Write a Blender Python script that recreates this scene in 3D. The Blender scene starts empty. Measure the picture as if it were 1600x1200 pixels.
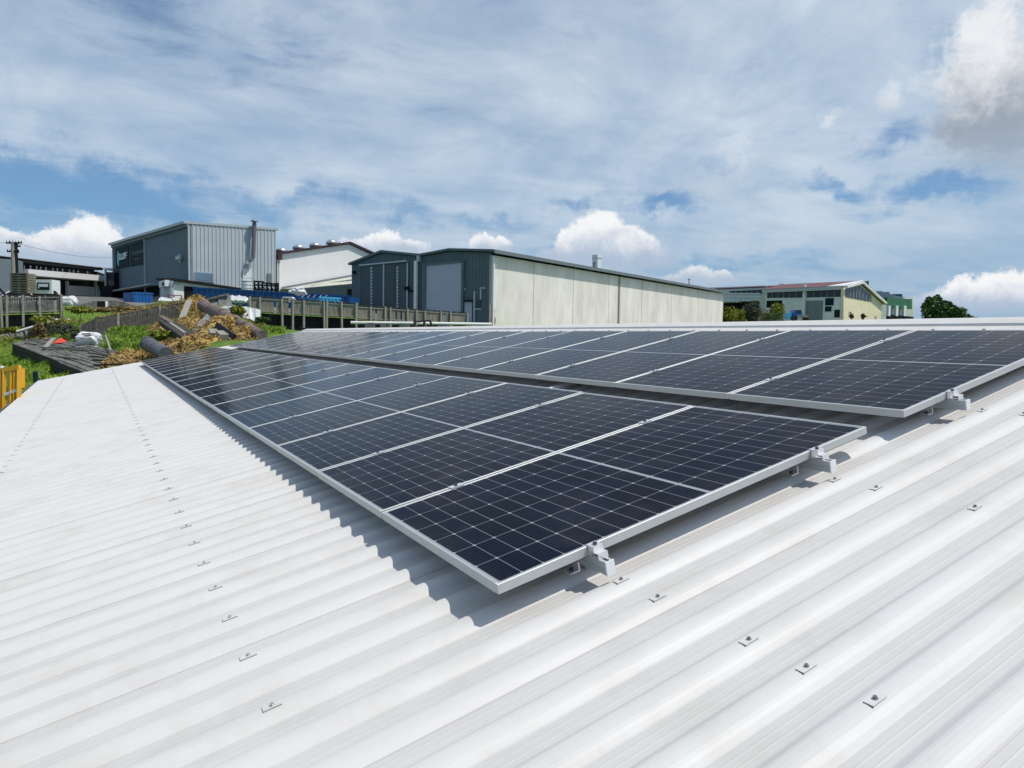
import bpy, bmesh, math, random
from mathutils import Vector, Matrix
random.seed(7)
sc = bpy.context.scene
COL = sc.collection
R_ = math.radians
# ------------------------------------------------------------------ camera solve
TH = R_(12.5); cT, sT = math.cos(TH), math.sin(TH)
F = 1115.9
RC = ((-0.50360813, 0.84688142, 0.17079435), (-0.06223298, -0.2327418, 0.97054537), (0.86168783, 0.47814549, 0.16991462))
def S(u, v, h):            # roof coordinates (along row, up slope, above panel plane) -> world
    return Vector((v*cT - h*sT, u, v*sT + h*cT))
CAM = S(-1.899, -0.8778, 0.9761)
def pdir(a): return Vector((a[1]*cT + a[2]*sT, a[0], a[1]*sT - a[2]*cT))
CX, CY, CZ = (pdir(r).normalized() for r in RC)      # right, down, forward
def ray(x, y): return CX*((x-800)/F) + CY*((y-600)/F) + CZ
def W(x, y, d): return CAM + ray(x, y)*d
# ------------------------------------------------------------------ materials
def nodes(name):
    m = bpy.data.materials.new(name); m.use_nodes = True
    nt = m.node_tree; b = nt.nodes['Principled BSDF']
    return m, nt, b
def mat(name, col, rough=.6, metal=0., var=.12, scale=3., bump=0., bscale=30., spec=.5, col2=None, stretch=None, detail=6):
    m, nt, b = nodes(name)
    tc = nt.nodes.new('ShaderNodeTexCoord')
    src = tc.outputs['Object']
    if stretch:
        mp = nt.nodes.new('ShaderNodeMapping'); mp.inputs['Scale'].default_value = stretch
        nt.links.new(src, mp.inputs['Vector']); src = mp.outputs['Vector']
    n = nt.nodes.new('ShaderNodeTexNoise'); n.inputs['Scale'].default_value = scale; n.inputs['Detail'].default_value = detail
    n.inputs['Roughness'].default_value = .65
    nt.links.new(src, n.inputs['Vector'])
    r = nt.nodes.new('ShaderNodeValToRGB')
    c2 = col2 if col2 else tuple(min(1, c*(1+var)) for c in col)
    c1 = col if col2 else tuple(c*(1-var) for c in col)
    r.color_ramp.elements[0].position = .32; r.color_ramp.elements[1].position = .68
    r.color_ramp.elements[0].color = (*c1, 1); r.color_ramp.elements[1].color = (*c2, 1)
    nt.links.new(n.outputs['Fac'], r.inputs['Fac']); nt.links.new(r.outputs['Color'], b.inputs['Base Color'])
    b.inputs['Roughness'].default_value = rough; b.inputs['Metallic'].default_value = metal
    b.inputs['Specular IOR Level'].default_value = spec
    if bump:
        n2 = nt.nodes.new('ShaderNodeTexNoise'); n2.inputs['Scale'].default_value = bscale; n2.inputs['Detail'].default_value = 5
        nt.links.new(src, n2.inputs['Vector'])
        bp = nt.nodes.new('ShaderNodeBump'); bp.inputs['Strength'].default_value = bump; bp.inputs['Distance'].default_value = .05
        nt.links.new(n2.outputs['Fac'], bp.inputs['Height']); nt.links.new(bp.outputs['Normal'], b.inputs['Normal'])
    return m
M = {}
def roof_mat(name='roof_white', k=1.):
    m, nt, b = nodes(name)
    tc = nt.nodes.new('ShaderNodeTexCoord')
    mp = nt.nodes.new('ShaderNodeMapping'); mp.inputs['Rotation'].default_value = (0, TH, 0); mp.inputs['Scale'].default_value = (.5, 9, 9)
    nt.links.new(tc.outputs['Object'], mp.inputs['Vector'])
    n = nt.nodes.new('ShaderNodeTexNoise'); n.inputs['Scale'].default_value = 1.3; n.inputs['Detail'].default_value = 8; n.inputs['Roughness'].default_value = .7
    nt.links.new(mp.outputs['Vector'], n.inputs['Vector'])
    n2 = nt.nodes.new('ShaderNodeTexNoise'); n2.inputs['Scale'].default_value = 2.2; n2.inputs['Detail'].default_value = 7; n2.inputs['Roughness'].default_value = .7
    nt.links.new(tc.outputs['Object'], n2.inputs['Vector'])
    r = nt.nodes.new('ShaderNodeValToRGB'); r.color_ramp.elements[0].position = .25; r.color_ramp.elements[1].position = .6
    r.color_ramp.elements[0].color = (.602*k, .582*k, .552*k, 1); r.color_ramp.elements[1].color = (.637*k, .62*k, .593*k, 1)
    nt.links.new(n.outputs['Fac'], r.inputs['Fac'])
    r2 = nt.nodes.new('ShaderNodeValToRGB'); r2.color_ramp.elements[0].position = .3; r2.color_ramp.elements[1].position = .52
    r2.color_ramp.elements[0].color = (.90, .885, .85, 1); r2.color_ramp.elements[1].color = (1, 1, 1, 1)
    nt.links.new(n2.outputs['Fac'], r2.inputs['Fac'])
    mx = nt.nodes.new('ShaderNodeMix'); mx.data_type = 'RGBA'; mx.blend_type = 'MULTIPLY'; mx.inputs[0].default_value = 1
    nt.links.new(r.outputs['Color'], mx.inputs[6]); nt.links.new(r2.outputs['Color'], mx.inputs[7])
    nt.links.new(mx.outputs[2], b.inputs['Base Color'])
    b.inputs['Roughness'].default_value = .5; b.inputs['Specular IOR Level'].default_value = .35
    return m
M['roof'] = roof_mat(); M['roof_pan'] = roof_mat('roof_pan_darker', .925)  # pan faces take the roof colour at a lower tone
M['alu'] = mat('anodised_aluminium', (.52, .535, .525), .5, .45, .04, 5)
M['alu_dark'] = mat('aluminium_slot', (.10, .10, .10), .5, .5, .1, 5)
M['cap'] = mat('white_plastic', (.78, .78, .77), .45, 0, .03, 8)
M['clamp'] = mat('clamp_metal', (.74, .73, .74), .35, .5, .04, 20)
M['steel'] = mat('dark_steel', (.09, .09, .09), .4, .8, .2, 30)
M['screw'] = mat('zinc_screw', (.22, .22, .22), .45, .6, .2, 60)
M['gutter'] = mat('gutter_grey', (.16, .15, .17), .5, .2, .1, 4)
M['wall_white'] = mat('painted_white_wall', (.70, .69, .66), .7, 0, .05, .6)
M['offwhite'] = mat('off_white_cladding', (.80, .78, .76), .7, 0, .04, .4)
M['b1dark'] = mat('slate_cladding', (.165, .21, .23), .6, 0, .08, .5)
M['b1light'] = mat('pale_grey_cladding', (.50, .53, .55), .55, .1, .05, .5)
M['sign'] = mat('dark_sign', (.008, .026, .036), .7, 0, .1, 1, spec=.12)
M['sign_teal'] = mat('sign_teal', (.10, .70, .62), .5, 0, .05, 1)
M['sign_text'] = mat('sign_lettering', (.75, .85, .85), .5, 0, .05, 1)
M['sign_faint'] = mat('sign_faint_lettering', (.035, .055, .065), .5, 0, .05, 1)
M['trim'] = mat('pale_trim', (.45, .50, .50), .5, .1, .05, 1)
M['white'] = mat('white_paint', (.78, .78, .77), .5, 0, .04, 1)
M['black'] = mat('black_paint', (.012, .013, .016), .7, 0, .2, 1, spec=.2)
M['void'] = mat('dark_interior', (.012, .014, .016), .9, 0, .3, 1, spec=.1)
M['shed'] = mat('green_grey_cladding', (.098, .135, .142), .55, .1, .10, .6)
M['shed_trim'] = mat('shed_trim', (.10, .14, .145), .5, .1, .08, 1)
M['door_dark'] = mat('sliding_door', (.068, .094, .10), .55, .1, .1, .6)
M['roller'] = mat('roller_door', (.42, .46, .50), .5, .2, .06, .5, stretch=(.5, .5, 4))
M['concrete'] = mat('precast_concrete', (.70, .655, .565), .85, 0, .10, .75, .1, 6, col2=(.91, .87, .775), stretch=(1, 1, .3), detail=9)
M['stain'] = mat('rust_stain', (.22, .16, .11), .9, 0, .3, 2, col2=(.44, .38, .30))
M['joint'] = mat('panel_joint', (.42, .39, .32), .9, 0, .2, 2)
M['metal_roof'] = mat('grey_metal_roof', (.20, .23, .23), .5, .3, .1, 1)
M['pale_roof'] = mat('pale_metal_roof', (.58, .57, .47), .5, .1, .1, .8, stretch=(4, 1, 1))
M['galv'] = mat('galvanised', (.55, .57, .58), .35, .8, .1, 3)
M['maroon'] = mat('maroon_trim', (.05, .024, .027), .6, 0, .1, 2)
M['red_roof'] = mat('faded_red_roof', (.135, .045, .047), .6, 0, .18, .8)
M['cream'] = mat('cream_wall', (.76, .67, .44), .8, 0, .10, .7, col2=(.85, .77, .54))
M['grey_wall'] = mat('grey_render', (.74, .75, .73), .8, 0, .07, .7)
M['glass'] = mat('dark_glass', (.018, .024, .03), .12, 0, .3, .4)
M['win_sky'] = mat('sky_window', (.16, .24, .31), .12, 0, .25, .5)
M['green_clad'] = mat('green_cladding', (.02, .13, .055), .6, 0, .1, 1)
M['blue_roof'] = mat('blue_roof', (.055, .10, .14), .5, .1, .1, 1)
M['blue'] = mat('blue_skip_paint', (.012, .12, .36), .5, 0, .12, 1.5)
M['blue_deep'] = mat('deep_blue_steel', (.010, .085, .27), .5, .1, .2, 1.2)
M['cyan'] = mat('light_blue_paint', (.06, .38, .62), .5, 0, .12, 1.5)
M['timber'] = mat('weathered_timber', (.15, .135, .105), .9, 0, .3, 2, .4, 20, col2=(.36, .325, .255), stretch=(6, 6, .6))
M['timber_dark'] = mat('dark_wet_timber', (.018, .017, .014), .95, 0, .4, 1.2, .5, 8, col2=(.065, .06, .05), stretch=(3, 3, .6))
M['timber_grey'] = mat('grey_old_timber', (.06, .058, .05), .95, 0, .4, 1.5, .5, 10, col2=(.24, .23, .20), stretch=(2.5, .8, 2))
M['post'] = mat('timber_post', (.30, .28, .235), .9, 0, .2, 3, .3, 20, stretch=(5, 5, .6))
M['slab'] = mat('broken_concrete', (.11, .115, .115), .9, 0, .25, 2.5, .4, 8, col2=(.27, .27, .255))
M['pipe_brown'] = mat('rusty_brown_pipe', (.10, .062, .05), .75, .1, .3, 2.2, .3, 8, col2=(.24, .18, .16))
M['pipe_grey'] = mat('dark_grey_pipe', (.055, .056, .065), .6, 0, .2, 3, .2, 8, col2=(.13, .125, .135))
M['pipe_conc'] = mat('concrete_pipe', (.14, .135, .12), .9, 0, .3, 2, .4, 10, col2=(.30, .285, .255))
M['straw'] = mat('dry_straw', (.28, .18, .05), .95, 0, .3, 6, .5, 14, col2=(.55, .39, .13))
M['straw2'] = mat('brown_straw', (.17, .10, .035), .95, 0, .3, 5, col2=(.48, .33, .13))
M['grassb'] = mat('grass_blades', (.075, .17, .008), .8, 0, .3, .5, col2=(.25, .35, .022))
M['bag'] = mat('white_bag_plastic', (.68, .68, .68), .45, 0, .1, 3, .3, 6)
M['red'] = mat('orange_red_cloth', (.62, .06, .03), .7, 0, .15, 6)
M['yellow'] = mat('yellow_steel', (.62, .30, .012), .45, 0, .1, 4, col2=(.72, .40, .02))
M['leaf_dark'] = mat('leaf_dark', (.025, .065, .010), .7, 0, .3, .8, col2=(.08, .16, .022))
M['leaf_olive'] = mat('leaf_olive', (.09, .12, .010), .7, 0, .3, .8, col2=(.30, .31, .025))
M['leaf_dry'] = mat('leaf_dry', (.15, .10, .03), .8, 0, .3, .8, col2=(.30, .22, .08))
M['leaf_grey'] = mat('leaf_grey', (.03, .042, .022), .8, 0, .3, .8, col2=(.09, .10, .06))
M['bark'] = mat('bark', (.06, .045, .03), .9, 0, .3, 3)
M['road'] = mat('asphalt', (.10, .098, .09), .9, 0, .2, .6, col2=(.19, .185, .17))
M['gravel'] = mat('gravel', (.24, .225, .195), .95, 0, .2, 2, .3, 20, col2=(.36, .34, .30))
M['cargrey'] = mat('car_paint', (.55, .56, .58), .3, .2, .05, 2)
M['rubber'] = mat('rubber', (.02, .02, .02), .8, 0, .2, 2)
M['pink'] = mat('faded_red_rail', (.30, .06, .07), .6, 0, .2, 2)
M['conduit'] = mat('white_pvc', (.80, .79, .76), .4, 0, .03, 4)
def ground_mat():
    m, nt, b = nodes('ground_cover')
    tc = nt.nodes.new('ShaderNodeTexCoord')
    n = nt.nodes.new('ShaderNodeTexNoise'); n.inputs['Scale'].default_value = .22; n.inputs['Detail'].default_value = 8; n.inputs['Roughness'].default_value = .65
    n2 = nt.nodes.new('ShaderNodeTexNoise'); n2.inputs['Scale'].default_value = 2.5; n2.inputs['Detail'].default_value = 8; n2.inputs['Roughness'].default_value = .7
    for q in (n, n2): nt.links.new(tc.outputs['Object'], q.inputs['Vector'])
    r = nt.nodes.new('ShaderNodeValToRGB')
    e = r.color_ramp.elements; e[0].position = .3; e[0].color = (.035, .095, .006, 1); e[1].position = .7; e[1].color = (.16, .25, .018, 1)
    nt.links.new(n2.outputs['Fac'], r.inputs['Fac'])
    r2 = nt.nodes.new('ShaderNodeValToRGB'); e = r2.color_ramp.elements
    e[0].position = .3; e[0].color = (.05, .035, .02, 1); e[1].position = .7; e[1].color = (.17, .13, .06, 1)
    nt.links.new(n2.outputs['Fac'], r2.inputs['Fac'])
    f = nt.nodes.new('ShaderNodeValToRGB'); f.color_ramp.elements[0].position = .56; f.color_ramp.elements[1].position = .66
    nt.links.new(n.outputs['Fac'], f.inputs['Fac'])
    mx = nt.nodes.new('ShaderNodeMix'); mx.data_type = 'RGBA'
    nt.links.new(f.outputs['Color'], mx.inputs[0]); nt.links.new(r.outputs['Color'], mx.inputs[6]); nt.links.new(r2.outputs['Color'], mx.inputs[7])
    nt.links.new(mx.outputs[2], b.inputs['Base Color']); b.inputs['Roughness'].default_value = .95
    bp = nt.nodes.new('ShaderNodeBump'); bp.inputs['Strength'].default_value = .6; bp.inputs['Distance'].default_value = .15
    nt.links.new(n2.outputs['Fac'], bp.inputs['Height']); nt.links.new(bp.outputs['Normal'], b.inputs['Normal'])
    return m
M['ground'] = ground_mat()
# solar cell sheet -------------------------------------------------------------
PW, PL, PITCH = 1.040, 1.884, 1.054
def cell_mat():
    m, nt, b = nodes('solar_cells')
    N = nt.nodes.new; L = nt.links.new
    tc = N('ShaderNodeTexCoord'); sp = N('ShaderNodeSeparateXYZ'); L(tc.outputs['Object'], sp.inputs[0])
    def mth(op, a, c=None, d=None):
        n = N('ShaderNodeMath'); n.operation = op
        for i, v in enumerate((a, c, d)):
            if v is None: continue
            if isinstance(v, (int, float)): n.inputs[i].default_value = v
            else: L(v, n.inputs[i])
        return n.outputs[0]
    U, V = sp.outputs['X'], sp.outputs['Y']      # local: x along row 0..PW, y up slope 0..PL
    mu = .017; cu = (PW-2*mu)/6
    half = (PL-2*.020-.016)/2; cv = half/11
    def edge(coord, off, size):                   # distance to nearest cell line in metres
        t = mth('SUBTRACT', coord, off)
        q = mth('FRACT', mth('DIVIDE', t, size))
        return mth('MULTIPLY', mth('MINIMUM', q, mth('SUBTRACT', 1.0, q)), size)
    du = edge(U, mu, cu)
    upper = mth('GREATER_THAN', V, PL/2)
    Vs = mth('SUBTRACT', V, mth('MULTIPLY', upper, half+.016))
    dv = edge(Vs, .020, cv)
    lu = mth('LESS_THAN', du, .0016); lv = mth('LESS_THAN', dv, .0014)
    mid = mth('LESS_THAN', mth('ABSOLUTE', mth('SUBTRACT', V, PL/2)), .0075)
    dia = mth('LESS_THAN', mth('ADD', du, dv), .0085)
    mar = mth('MAXIMUM', mth('LESS_THAN', U, mu), mth('GREATER_THAN', U, PW-mu))
    mar = mth('MAXIMUM', mar, mth('MAXIMUM', mth('LESS_THAN', V, .019), mth('GREATER_THAN', V, PL-.019)))
    strong = mth('MAXIMUM', mth('MAXIMUM', mid, dia), mar)
    line = mth('MAXIMUM', mth('MULTIPLY', mth('MAXIMUM', lu, lv), .62), strong)
    bus = mth('LESS_THAN', edge(U, mu+cu/18, cu/9), .0011)
    # per-cell and per-panel tint
    cid = N('ShaderNodeCombineXYZ')
    L(mth('FLOOR', mth('DIVIDE', mth('SUBTRACT', U, mu), cu)), cid.inputs[0]); L(mth('FLOOR', mth('DIVIDE', mth('SUBTRACT', Vs, .02), cv*2)), cid.inputs[1])
    oi = N('ShaderNodeObjectInfo'); L(oi.outputs['Random'], cid.inputs[2])
    wn = N('ShaderNodeTexWhiteNoise'); wn.noise_dimensions = '3D'; L(cid.outputs[0], wn.inputs['Vector'])
    cr = N('ShaderNodeValToRGB'); cr.color_ramp.elements[0].color = (.0020, .0045, .0110, 1); cr.color_ramp.elements[1].color = (.0026, .0066, .0185, 1)
    L(wn.outputs['Value'], cr.inputs['Fac'])
    def mix(f, a, c):
        n = N('ShaderNodeMix'); n.data_type = 'RGBA'; L(f, n.inputs[0])
        for i, v in ((6, a), (7, c)):
            if isinstance(v, tuple): n.inputs[i].default_value = (*v, 1)
            else: L(v, n.inputs[i])
        return n.outputs[2]
    dn = N('ShaderNodeTexNoise'); dn.inputs['Scale'].default_value = 2.6; dn.inputs['Detail'].default_value = 7; dn.inputs['Roughness'].default_value = .7
    dv3 = N('ShaderNodeVectorMath'); dv3.operation = 'ADD'; L(tc.outputs['Object'], dv3.inputs[0]); cx3 = N('ShaderNodeCombineXYZ'); L(mth('MULTIPLY', oi.outputs['Random'], 40), cx3.inputs[2]); L(cx3.outputs[0], dv3.inputs[1]); L(dv3.outputs[0], dn.inputs['Vector'])
    dust = mth('MULTIPLY', mth('MAXIMUM', mth('SUBTRACT', dn.outputs['Fac'], .47), 0.0), .17)
    dust = mth('ADD', dust, mth('MULTIPLY', mth('MAXIMUM', mth('SUBTRACT', .09, V), 0.0), .22))
    tint = mix(dust, cr.outputs['Color'], (.30, .29, .27))
    c = mix(mth('MULTIPLY', bus, .22), tint, (.12, .125, .14))
    c = mix(line, c, (.30, .32, .345))
    L(c, b.inputs['Base Color'])
    b.inputs['Roughness'].default_value = .085; b.inputs['IOR'].default_value = 1.085; b.inputs['Specular IOR Level'].default_value = .5
    nz = N('ShaderNodeTexNoise'); nz.inputs['Scale'].default_value = 1.2; nz.inputs['Detail'].default_value = 3; L(tc.outputs['Object'], nz.inputs['Vector'])
    rr = N('ShaderNodeMapRange'); rr.inputs['To Min'].default_value = .06; rr.inputs['To Max'].default_value = .13; L(nz.outputs['Fac'], rr.inputs['Value'])
    L(rr.outputs[0], b.inputs['Roughness'])
    return m
M['cells'] = cell_mat()
# ------------------------------------------------------------------ mesh builder
class MB:
    def __init__(s): s.v, s.f, s.mi = [], [], []
    def face(s, pts, mi=0):
        k = len(s.v); s.v += [Vector(p) for p in pts]; s.f.append(tuple(range(k, k+len(pts)))); s.mi.append(mi)
    def hexa(s, p, mi=0):                 # 8 points: bottom loop 0-3, top loop 4-7
        k = len(s.v); s.v += [Vector(q) for q in p]
        for q in ((0,3,2,1), (4,5,6,7), (0,1,5,4), (1,2,6,5), (2,3,7,6), (3,0,4,7)): s.f.append(tuple(k+i for i in q)); s.mi.append(mi)
    def box(s, c, ax, ay, az, mi=0):      # centre + half-axis vectors
        c, ax, ay, az = (Vector(q) for q in (c, ax, ay, az))
        s.hexa([c-ax-ay-az, c+ax-ay-az, c+ax+ay-az, c-ax+ay-az, c-ax-ay+az, c+ax-ay+az, c+ax+ay+az, c-ax+ay+az], mi)
    def roofbox(s, u0, u1, v0, v1, h0, h1, mi=0):
        s.hexa([S(u0,v0,h0), S(u0,v1,h0), S(u1,v1,h0), S(u1,v0,h0), S(u0,v0,h1), S(u0,v1,h1), S(u1,v1,h1), S(u1,v0,h1)], mi)
    def lbox(s, x0, x1, y0, y1, z0, z1, mi=0):
        s.hexa([(x0,y0,z0), (x1,y0,z0), (x1,y1,z0), (x0,y1,z0), (x0,y0,z1), (x1,y0,z1), (x1,y1,z1), (x0,y1,z1)], mi)
    def beam(s, a, b, w, h=None, up=(0,0,1), mi=0):
        a, b = Vector(a), Vector(b); d = (b-a); L = d.length; d.normalize()
        up = Vector(up)
        if abs(d.dot(up)) > .95: up = Vector((1, .3, 0))
        x = d.cross(up).normalized(); y = x.cross(d)
        h = h or w
        s.box((a+b)/2, x*(w/2), d*(L/2), y*(h/2), mi)
    def prism(s, poly, off, mi=0):        # planar polygon extruded by a vector
        off = Vector(off); n = len(poly); k = len(s.v)
        s.v += [Vector(p) for p in poly] + [Vector(p)+off for p in poly]
        s.f.append(tuple(range(k, k+n))); s.f.append(tuple(range(k+2*n-1, k+n-1, -1))); s.mi += [mi, mi]
        for i in range(n):
            j = (i+1) % n; s.f.append((k+i, k+n+i, k+n+j, k+j)); s.mi.append(mi)
    def tube(s, pts, rad, n=10, mi=0, cap=True):
        pts = [Vector(p) for p in pts]; rads = rad if isinstance(rad, (list, tuple)) else [rad]*len(pts)
        k = len(s.v)
        for i, p in enumerate(pts):
            d = (pts[min(i+1, len(pts)-1)] - pts[max(i-1, 0)]).normalized()
            up = Vector((0, 0, 1)) if abs(d.z) < .9 else Vector((1, 0, 0))
            x = d.cross(up).normalized(); y = x.cross(d)
            for j in range(n):
                a = 2*math.pi*j/n; s.v.append(p + (x*math.cos(a) + y*math.sin(a))*rads[i])
        for i in range(len(pts)-1):
            for j in range(n):
                a = k+i*n+j; b = k+i*n+(j+1) % n; s.f.append((a, b, b+n, a+n)); s.mi.append(mi)
        if cap:
            s.f.append(tuple(k+j for j in range(n-1, -1, -1))); s.f.append(tuple(k+(len(pts)-1)*n+j for j in range(n))); s.mi += [mi, mi]
    def build(s, name, mats, parent=None, smooth=False, fix=True):
        me = bpy.data.meshes.new(name)
        o = bpy.data.objects.new(name, me)
        org = parent_origin(parent) if parent else Vector((0, 0, 0))
        me.from_pydata([tuple(v-org) for v in s.v], [], s.f)
        for m in (mats if isinstance(mats, (list, tuple)) else [mats]): me.materials.append(M[m])
        for p, i in zip(me.polygons, s.mi): p.material_index = i; p.use_smooth = smooth
        if fix:
            bm = bmesh.new(); bm.from_mesh(me); bmesh.ops.recalc_face_normals(bm, faces=bm.faces); bm.to_mesh(me); bm.free()
        COL.objects.link(o)
        if parent: o.parent = parent
        return o
def parent_origin(p):
    v = Vector((0, 0, 0))
    while p is not None: v += p.location; p = p.parent
    return v
def tag(o, label=None, cat=None, group=None, kind=None):
    if label: o['label'] = label
    if cat: o['category'] = cat
    if group: o['group'] = group
    if kind: o['kind'] = kind
    return o
def thing(name, loc, label, cat, group=None):
    o = bpy.data.objects.new(name, None); o.location = loc; o.empty_display_size = .2; COL.objects.link(o)
    return tag(o, label, cat, group)
class Face:                               # a vertical plane through two ground points, with its own (s, z) coordinates
    def __init__(s, a, b=None, az=None):
        s.p = Vector(a)
        if b is not None: d = Vector(b)-s.p
        else: d = Vector((math.sin(R_(az)), math.cos(R_(az)), 0))
        s.d = Vector((d.x, d.y, 0)).normalized()
        n = Vector((s.d.y, -s.d.x, 0))
        if n.dot(CAM - s.p) < 0: n = -n
        s.n = n
    def sz(s, x, y):
        r = ray(x, y); t = (s.p-CAM).dot(s.n)/r.dot(s.n); q = CAM+r*t
        return ((q-s.p).dot(s.d), q.z)
    def at(s, a, z, off=0.): return Vector((s.p.x, s.p.y, 0)) + s.d*a + s.n*off + Vector((0, 0, z))
    def px(s, x, y, off=0.): a, z = s.sz(x, y); return s.at(a, z, off)
    def poly(s, mb, pts, off=0., thick=.1, mi=0):          # outline (s,z) -> slab from off inward
        mb.prism([s.at(a, z, off) for a, z in pts], s.n*(-thick), mi)
    def ppoly(s, mb, pix, off=0., thick=.1, mi=0): s.poly(mb, [s.sz(x, y) for x, y in pix], off, thick, mi)
    def rect(s, mb, x0, y0, x1, y1, off=0., thick=.1, mi=0):
        a0, z0 = s.sz(x0, y0); a1, z1 = s.sz(x1, y1); s.poly(mb, [(a0, z1), (a1, z1), (a1, z0), (a0, z0)], off, thick, mi)
def ribbed(mb, f, s0, s1, zb, ztop, pitch=.3, depth=.05, off=0., thick=.12, frac=.3):   # profiled cladding; ztop(s)
    if s1 < s0: s0, s1 = s1, s0
    n = max(1, int((s1-s0)/pitch)); p = (s1-s0)/n
    prof = []
    for i in range(n):
        a = s0+i*p; prof += [(a, 0), (a+p*(1-frac-.1), 0), (a+p*(1-frac), depth), (a+p*.93, depth)]
    prof.append((s1, 0))
    for (a, o1), (b, o2) in zip(prof, prof[1:]):
        mb.face([f.at(a, zb, off+o1), f.at(b, zb, off+o2), f.at(b, ztop(b), off+o2), f.at(a, ztop(a), off+o1)])
def lerp(pts):
    pts = sorted(pts)
    def g(s):
        if s <= pts[0][0]: return pts[0][1]
        for (a, x), (b, y) in zip(pts, pts[1:]):
            if s <= b: return x+(y-x)*(s-a)/(b-a)
        return pts[-1][1]
    return g
# ================================================================== OUR ROOF
UEND0, UEND1 = 23.2, 20.6        # far end of roof at the eave and at the ridge
VE, VR = -2.62, 4.72
UN = -7.0
PAN, CRN = -.137, -.113
def hb(v): t = max(0., min(1., (v-2.6)/1.8)); return .022*t*t*(3-2*t)     # roof swells slightly towards the ridge
RP = .1778
house = thing('warehouse', S(8, -2.5, 0)*1 + Vector((0, 0, -3.2)), 'long low building with a white ribbed metal roof under two rows of solar panels', 'building')
def rib_profile(u0, u1):
    pts = []
    k0 = int(math.floor((u0-.041)/RP)); k1 = int(math.ceil((u1-.041)/RP))
    for k in range(k0, k1):
        a = .041 + k*RP               # near base of rib
        lap = (k % 5 == 3)
        if lap: pts += [(a-.0085, PAN), (a-.008, PAN+.004)]
        else: pts += [(a-.006, PAN)]
        pts += [(a, PAN+.002), (a+.009, PAN+.010), (a+.017, CRN-.0085), (a+.026, CRN-.0042), (a+.038, CRN-.0012), (a+.050, CRN), (a+.064, CRN-.0008), (a+.074, CRN-.004), (a+.080, CRN-.0085), (a+.098, PAN+.003), (a+.105, PAN),
                (a+.120, PAN), (a+.124, PAN+.0010), (a+.128, PAN), (a+.144, PAN), (a+.148, PAN+.0010), (a+.152, PAN)]
    return pts
prof = rib_profile(UN, 24.8)
mb = MB()
vs = [VE, -1.9, -.7, .405, 1.52, 2.6, 2.9, 3.2, 3.5, 3.8, 4.1, 4.4, VR]
def clampu(u, v):
    e = UEND0 + (UEND1-UEND0)*(v-VE)/(VR-VE)
    return min(u, e)
for v in vs:
    for u, h in prof: mb.v.append(S(u, v, h+hb(v)))
n = len(prof)
for i in range(len(vs)-1):
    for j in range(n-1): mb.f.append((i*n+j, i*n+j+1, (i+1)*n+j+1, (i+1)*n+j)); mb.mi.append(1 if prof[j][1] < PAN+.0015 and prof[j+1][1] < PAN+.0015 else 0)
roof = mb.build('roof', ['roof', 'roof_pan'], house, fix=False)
# trim the far end on its skewed line
bm = bmesh.new(); bm.from_mesh(roof.data)
a, b_ = S(UEND0, VE, 0)-house.location, S(UEND1, VR, 0)-house.location
nrm = (b_-a).cross(S(0, 0, 1)).normalized()
if nrm.y < 0: nrm = -nrm
bmesh.ops.bisect_plane(bm, geom=bm.verts[:]+bm.edges[:]+bm.faces[:], plane_co=a, plane_no=nrm, clear_outer=True)
bmesh.ops.recalc_face_normals(bm, faces=bm.faces)
if sum(f.normal.z for f in bm.faces) < 0: bmesh.ops.reverse_faces(bm, faces=bm.faces)
bm.to_mesh(roof.data); bm.free()
# rear slope, ridge cap
RT = S(0, VR, CRN+.0)                      # ridge line reference
def rear(u, w, h): p = S(u, VR, CRN+hb(VR)); return Vector((p.x + w*cT, u, p.z - w*sT + h))
mb = MB()
mb.hexa([rear(UN,.02,-.08), rear(UEND1-.1,.02,-.08), rear(UEND1-.1,7.3,-.08), rear(UN,7.3,-.08), rear(UN,.02,-.04), rear(UEND1-.1,.02,-.04), rear(UEND1-.1,7.3,-.04), rear(UN,7.3,-.04)])
tag(mb.build('rear_roof', 'roof', house))
mb = MB()
cap = [(-.335, -.018), (-.33, .005), (-.20, .009), (-.125, .011), (-.112, .029), (-.03, .039), (0, .042), (.03, .037), (.11, .008), (.32, -.04)]
def capp(u, w, h):
    p = S(u, VR, CRN+hb(VR))
    if w <= 0: return p + S(0, 1, 0)*w + S(0, 0, 1)*h
    return Vector((p.x+w*cT, u, p.z-w*sT+h+.02))
us = [UN+i*1.2 for i in range(int((UEND1+.05-UN)/1.2)+1)] + [UEND1+.05]
for u in us:
    for w, h in cap: mb.v.append(capp(u, w, h))
n = len(cap)
for i in range(len(us)-1):
    for j in range(n-1): mb.f.append((i*n+j, i*n+j+1, (i+1)*n+j+1, (i+1)*n+j)); mb.mi.append(0)
capo = mb.build('ridge_cap', 'roof', house)
mb = MB()
for k in range(-36, 115):
    a = .041+k*RP+.101
    if UN < a < UEND1-.15: mb.roofbox(a, a+.075, 4.395, 4.42, PAN+hb(4.4)-.002, CRN+hb(4.4)+.003)
tag(mb.build('gap_shade', 'black', capo), kind='stuff')  # black blocks added to paint the shaded gap under the cap edge
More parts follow.
